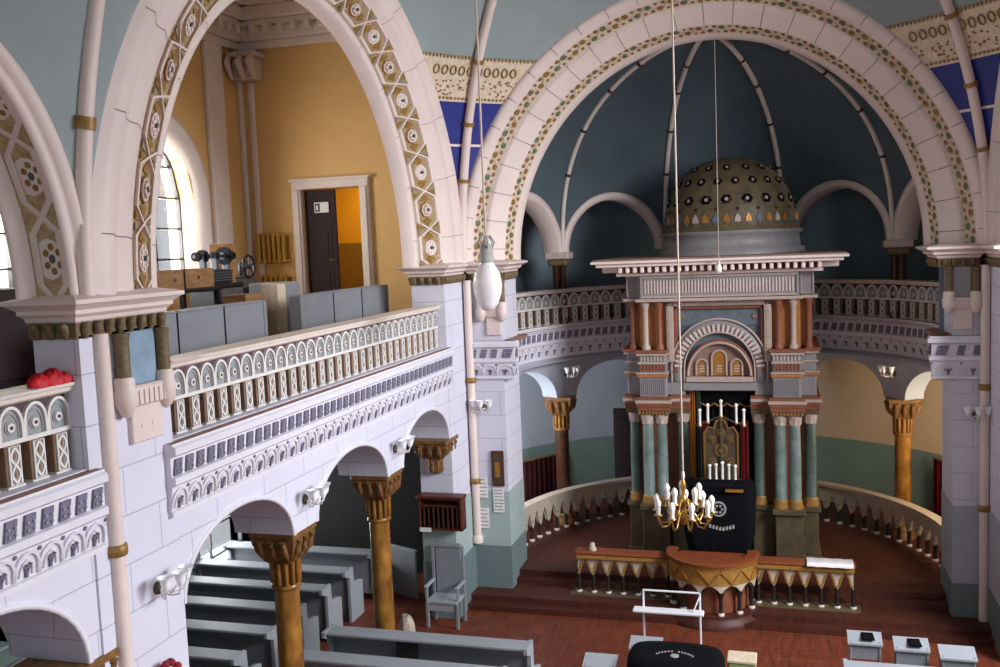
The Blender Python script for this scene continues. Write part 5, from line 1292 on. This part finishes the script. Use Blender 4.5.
# red cloth and papers on the near rail
RT = LED + .72
t = thing('red_cloth_bundle', 'crumpled bright red cloth lying on the near gallery rail', 'cloth', (XL - .12, 6.08, RT), 0)
t.scale = (.8, .8, .95)
b = MB(); n = 18
for (cx_, cy_, r, hh) in ((-.02, -.12, .13, .10), (.0, .04, .15, .12), (.02, .17, .10, .08)):
    rows = []
    for j in range(7):
        ph = PI / 2 * j / 6; rows.append([(cx_ + r * .75 * math.cos(ph) * math.cos(2 * PI * k / n) * (1 + .15 * math.sin(5 * k + j)), cy_ + r * math.cos(ph) * math.sin(2 * PI * k / n) * (1 + .12 * math.sin(4 * k + 2 * j)), hh * math.sin(ph) * (1 + .2 * math.sin(3 * k + j * 1.7))) for k in range(n)])
    b.grid(rows, 0, True, closed=True)
b.build('fold', 'red_cloth', t)
t = thing('paper_sheet', 'white paper lying on the near gallery rail beside the red cloth', 'paper', (XL - .10, 5.62, RT)); b = MB(); b.box(-.10, .12, -.28, .20, 0, .008, 0); b.build('page', 'paper', t)
t = thing('paper_stack', 'thin white papers on the long gallery rail right of the big pier', 'paper', (XL - .05, 7.75, RT)); b = MB(); b.box(-.08, .08, -.3, .3, 0, .015, 0, .004); b.build('page', 'cream', t)

# workbench with wooden crate and machines
TB = 5.05
def worktable(lab, x, y, L, W, hgt, m='crate_wood'):
    t = thing('worktable', lab, 'table', (x, y, TB)); b = MB(); b.box(-W / 2, W / 2, -L / 2, L / 2, hgt - .05, hgt, 0, .01); b.build('tabletop', m, t)
    for sx in (-1, 1):
        for sy in (-1, 1): b = MB(); b.box(sx * (W / 2 - .06) - .035, sx * (W / 2 - .06) + .035, sy * (L / 2 - .08) - .035, sy * (L / 2 - .08) + .035, 0, hgt - .05, 0); b.build('leg', m, t)
worktable('dark low table carrying the long wooden crate', -8.1, 11.35, 1.7, .7, .88, 'iron_dark')
t = thing('wooden_crate', 'long plain wooden crate with a knot hole on the low table', 'crate', (-8.15, 11.38, TB + .88))
b = MB()
for (x0, x1, y0, y1) in ((.20, .24, -.85, .85), (-.24, -.20, -.85, .85), (-.2, .2, .81, .85), (-.2, .2, -.85, -.81)): b.box(x0, x1, y0, y1, 0, .27, 0, .008)
b.box(-.2, .2, -.81, .81, 0, .03, 0); b.build('crate_body', 'crate_wood', t)
b = MB(); b.disc(.45, .15, .03, lambda a, z, d: (.24 + d, a, z), 0, .005, 0, 10); b.disc(-.1, .13, .025, lambda a, z, d: (.24 + d, a, z), 0, .005, 0, 10); b.build('knot', 'marble_dark', t)
b = MB(); b.box(.24, .25, .1, .13, 0, .27); b.build('strap', 'iron_dark', t)
t = thing('black_sack', 'black crumpled sack lying under the wooden crate', 'bag', (-7.42, 11.0, TB), 0)
t.scale = (.7, .8, .9); b = MB(); rows = []
for j in range(7):
    ph = PI / 2 * j / 6; rows.append([(.3 * math.cos(ph) ** .7 * math.cos(2 * PI * k / 20) * (1 + .12 * math.sin(5 * k + j)), .75 * math.cos(ph) ** .7 * math.sin(2 * PI * k / 20) * (1 + .1 * math.sin(4 * k)), .62 * math.sin(ph) * (1 + .1 * math.sin(3 * k))) for k in range(20)])
b.grid(rows, 0, True, closed=True); b.build('sack_body', 'black_velvet', t)
def machine(lab, x, y, s, big=True):
    t = thing('machine', lab, 'machine', (x, y, TB))
    b = MB(); b.box(-.3 * s, .3 * s, -.5 * s, .5 * s, 0, .82, 0, .03); b.box(-.24 * s, .24 * s, -.62 * s, .62 * s, .82, .90, 1, .02); b.build('cabinet', ['steel', 'iron_dark'], t)
    b = MB(); b.box(-.14 * s, .14 * s, -.4 * s, .4 * s, .90, 1.12, 0, .03)
    for k in range(5): b.box(.14 * s, .16 * s, -.36 * s, .36 * s, .92 + k * .04, .935 + k * .04, 1)
    b.build('bed', ['steel', 'iron_dark'], t)
    b = MB(); b.tube([(0, -.62 * s, 1.32), (0, .62 * s, 1.32)], .03, 8)
    for y_ in (-.4, .0, .4): b.box(-.05, .05, y_ * s - .04, y_ * s + .04, 1.1, 1.34, 0, .01)
    b.build('spindle', 'steel', t)
    for y_, r in ((-.60, .07), (-.40, .10), (.0, .07), (.34, .14), (.60, .07)):
        b = MB(); f2 = lambda a, z, d: (a, y_ * s + d, z); b.disc(0, 1.32, r, f2, -.035, .035, 0, 18); b.disc(0, 1.32, r * .4, f2, -.06, .06, 1, 10); b.build('pulley', ['iron_dark', 'steel'], t)
    return t
machine('old belt driven machine with black pulleys beside the arched gallery window', -8.35, 12.95, .80)
t = thing('machine', 'grey machine with a spoked handwheel in front of the yellow wall', 'machine', (-9.24, 14.85, TB + .0))
b = MB(); b.box(-.3, .3, -.4, .4, 0, .45, 0, .02); b.box(-.26, .26, -.42, .42, .45, .95, 1, .04); b.box(.26, .28, -.35, .35, .6, .75, 2); b.build('housing', ['shelf_red', 'steel', 'iron_dark'], t)
b = MB(); P = [(.34, .0 + .19 * math.cos(2 * PI * k / 20), 1.12 + .19 * math.sin(2 * PI * k / 20)) for k in range(21)]; b.tube(P, .022, 8)
for k in range(3): a = k * PI / 3 + .3; b.tube([(.34, .18 * math.cos(a), 1.12 + .18 * math.sin(a)), (.34, -.18 * math.cos(a), 1.12 - .18 * math.sin(a))], .012, 6)
b.tube([(.2, 0, 1.12), (.38, 0, 1.12)], .03, 8); b.tube([(.25, 0, .95), (.25, 0, 1.1)], .03, 8); b.build('handwheel', 'iron_dark', t)
for y_ in (-.3, .32): b = MB(); b.lathe([(.06, .95), (.07, 1.0), (.07, 1.15), (.03, 1.2)], (0, y_, 0), 10); b.build('knob', 'iron_dark', t)
def carton(lab, x, y, z, w, d_, h, m='crate_wood', rz=0):
    t = thing('storage_box', lab, 'box', (x, y, z), rz); b = MB(); b.box(-w / 2, w / 2, -d_ / 2, d_ / 2, 0, h, 0, .01); b.build('body', m, t); b = MB(); b.box(-w / 2 - .006, w / 2 + .006, -.03, .03, h, h + .004); b.build('tape', 'cream_dark', t)
carton('upright wooden box standing between the two machines', -8.85, 13.95, TB, .3, .28, 1.52)
carton('brown carton in front of the machines on the gallery floor', -7.65, 12.55, TB, .4, .5, .74)
carton('pale narrow box right of the brown carton', -7.62, 13.4, TB, .3, .25, .85, 'frieze_cream')
t = thing('grey_cupboard', 'low grey cupboard in front of the radiators', 'cupboard', (-8.0, 14.1, TB)); b = MB(); b.box(-.3, .3, -.3, .3, 0, .85, 0, .01); b.build('body', 'gallery_pew', t)
b = MB(); b.box(.3, .32, -.27, .27, .06, .8, 0, .008); b.build('door', 'gallery_pew', t); b = MB(); b.tube([(.32, .2, .45), (.36, .2, .45)], .015); b.build('door_knob', 'iron_dark', t)
# radiators
def radiator(lab, z):
    t = thing('radiator', lab, 'radiator', (-9.58, YE - .02, z)); b = MB()
    for i in range(6): x = -.28 + i * .11; b.box(x - .035, x + .035, -.14, -.02, 0, .62, 0, .03)
    b.build('fins', 'radiator_yellow', t); b = MB()
    for zz in (.05, .57): b.tube([(-.32, -.08, zz), (.42, -.08, zz)], .025, 8)
    b.tube([(.42, -.08, .57), (.42, -.08, -.12)], .02, 8); b.build('pipe', 'radiator_yellow', t)
radiator('yellow painted radiator, upper of the two in the gallery corner', 6.18); radiator('yellow painted radiator, lower of the two in the gallery corner', 5.35)
t = thing('low_chest', 'low dark red chest below the radiators', 'chest', (-9.5, 16.4, TB)); b = MB(); b.box(-.45, .45, -.25, .25, 0, .2, 0, .01); b.build('body', 'shelf_red', t); b = MB(); b.box(-.46, .46, -.26, .26, .2, .24, 0, .01); b.build('lid', 'shelf_red', t)
# far left gallery cabinet and wood
t = thing('cabinet', 'dark brown cabinet under the window at the left edge', 'cabinet', (-8.2, 8.75, TB)); b = MB(); b.box(-.35, .35, -.8, .8, 0, 1.05, 0, .02); b.build('body', 'door_brown', t)
for sy in (-1, 1):
    b = MB(); b.box(.35, .37, min(sy * .03, sy * .76), max(sy * .03, sy * .76), .08, .98, 0, .01); o = b.build('door', 'door_brown', t); b = MB(); b.tube([(.37, sy * .1, .55), (.40, sy * .1, .55)], .015); b.build('door_knob', 'brass', o)
# red flower hanging on the big pier
t = thing('red_flowers', 'small bunch of red artificial flowers on the pier at the bottom edge', 'flowers', (XL + .13, 6.92, H - 3.62))
b = MB()
for k in range(9):
    a = k * 2.4; r = .03 + .012 * k; c = (.02 * math.cos(a * 2), r * math.cos(a), .06 - .012 * k + r * math.sin(a) * .6); b.lathe([(.002, -.03), (.032, -.015), (.038, .01), (.02, .035), (.003, .03)], c, 8)
b.build('petals', 'crimson', t)
b = MB(); b.tube([(-.1, 0, -.02), (-.02, 0, -.08), (0, 0, .1)], .012, 6); b.build('stem', 'column_green', t)

t = thing('crumpled_bag', 'crumpled white plastic bag on the red floor behind the nave pew', 'bag', (-5.85, 13.9, 0)); b = MB(); rows = []
for j in range(8):
    ph = PI / 2 * j / 7; rows.append([(.13 * math.cos(ph) ** .5 * math.cos(2 * PI * k / 18) * (1 + .15 * math.sin(5 * k + j)), .12 * math.cos(ph) ** .5 * math.sin(2 * PI * k / 18) * (1 + .15 * math.sin(4 * k)), .42 * math.sin(ph) * (1 + .1 * math.sin(3 * k))) for k in range(18)])
b.grid(rows, 0, True, closed=True); b.build('bag_body', 'apron_cream', t)
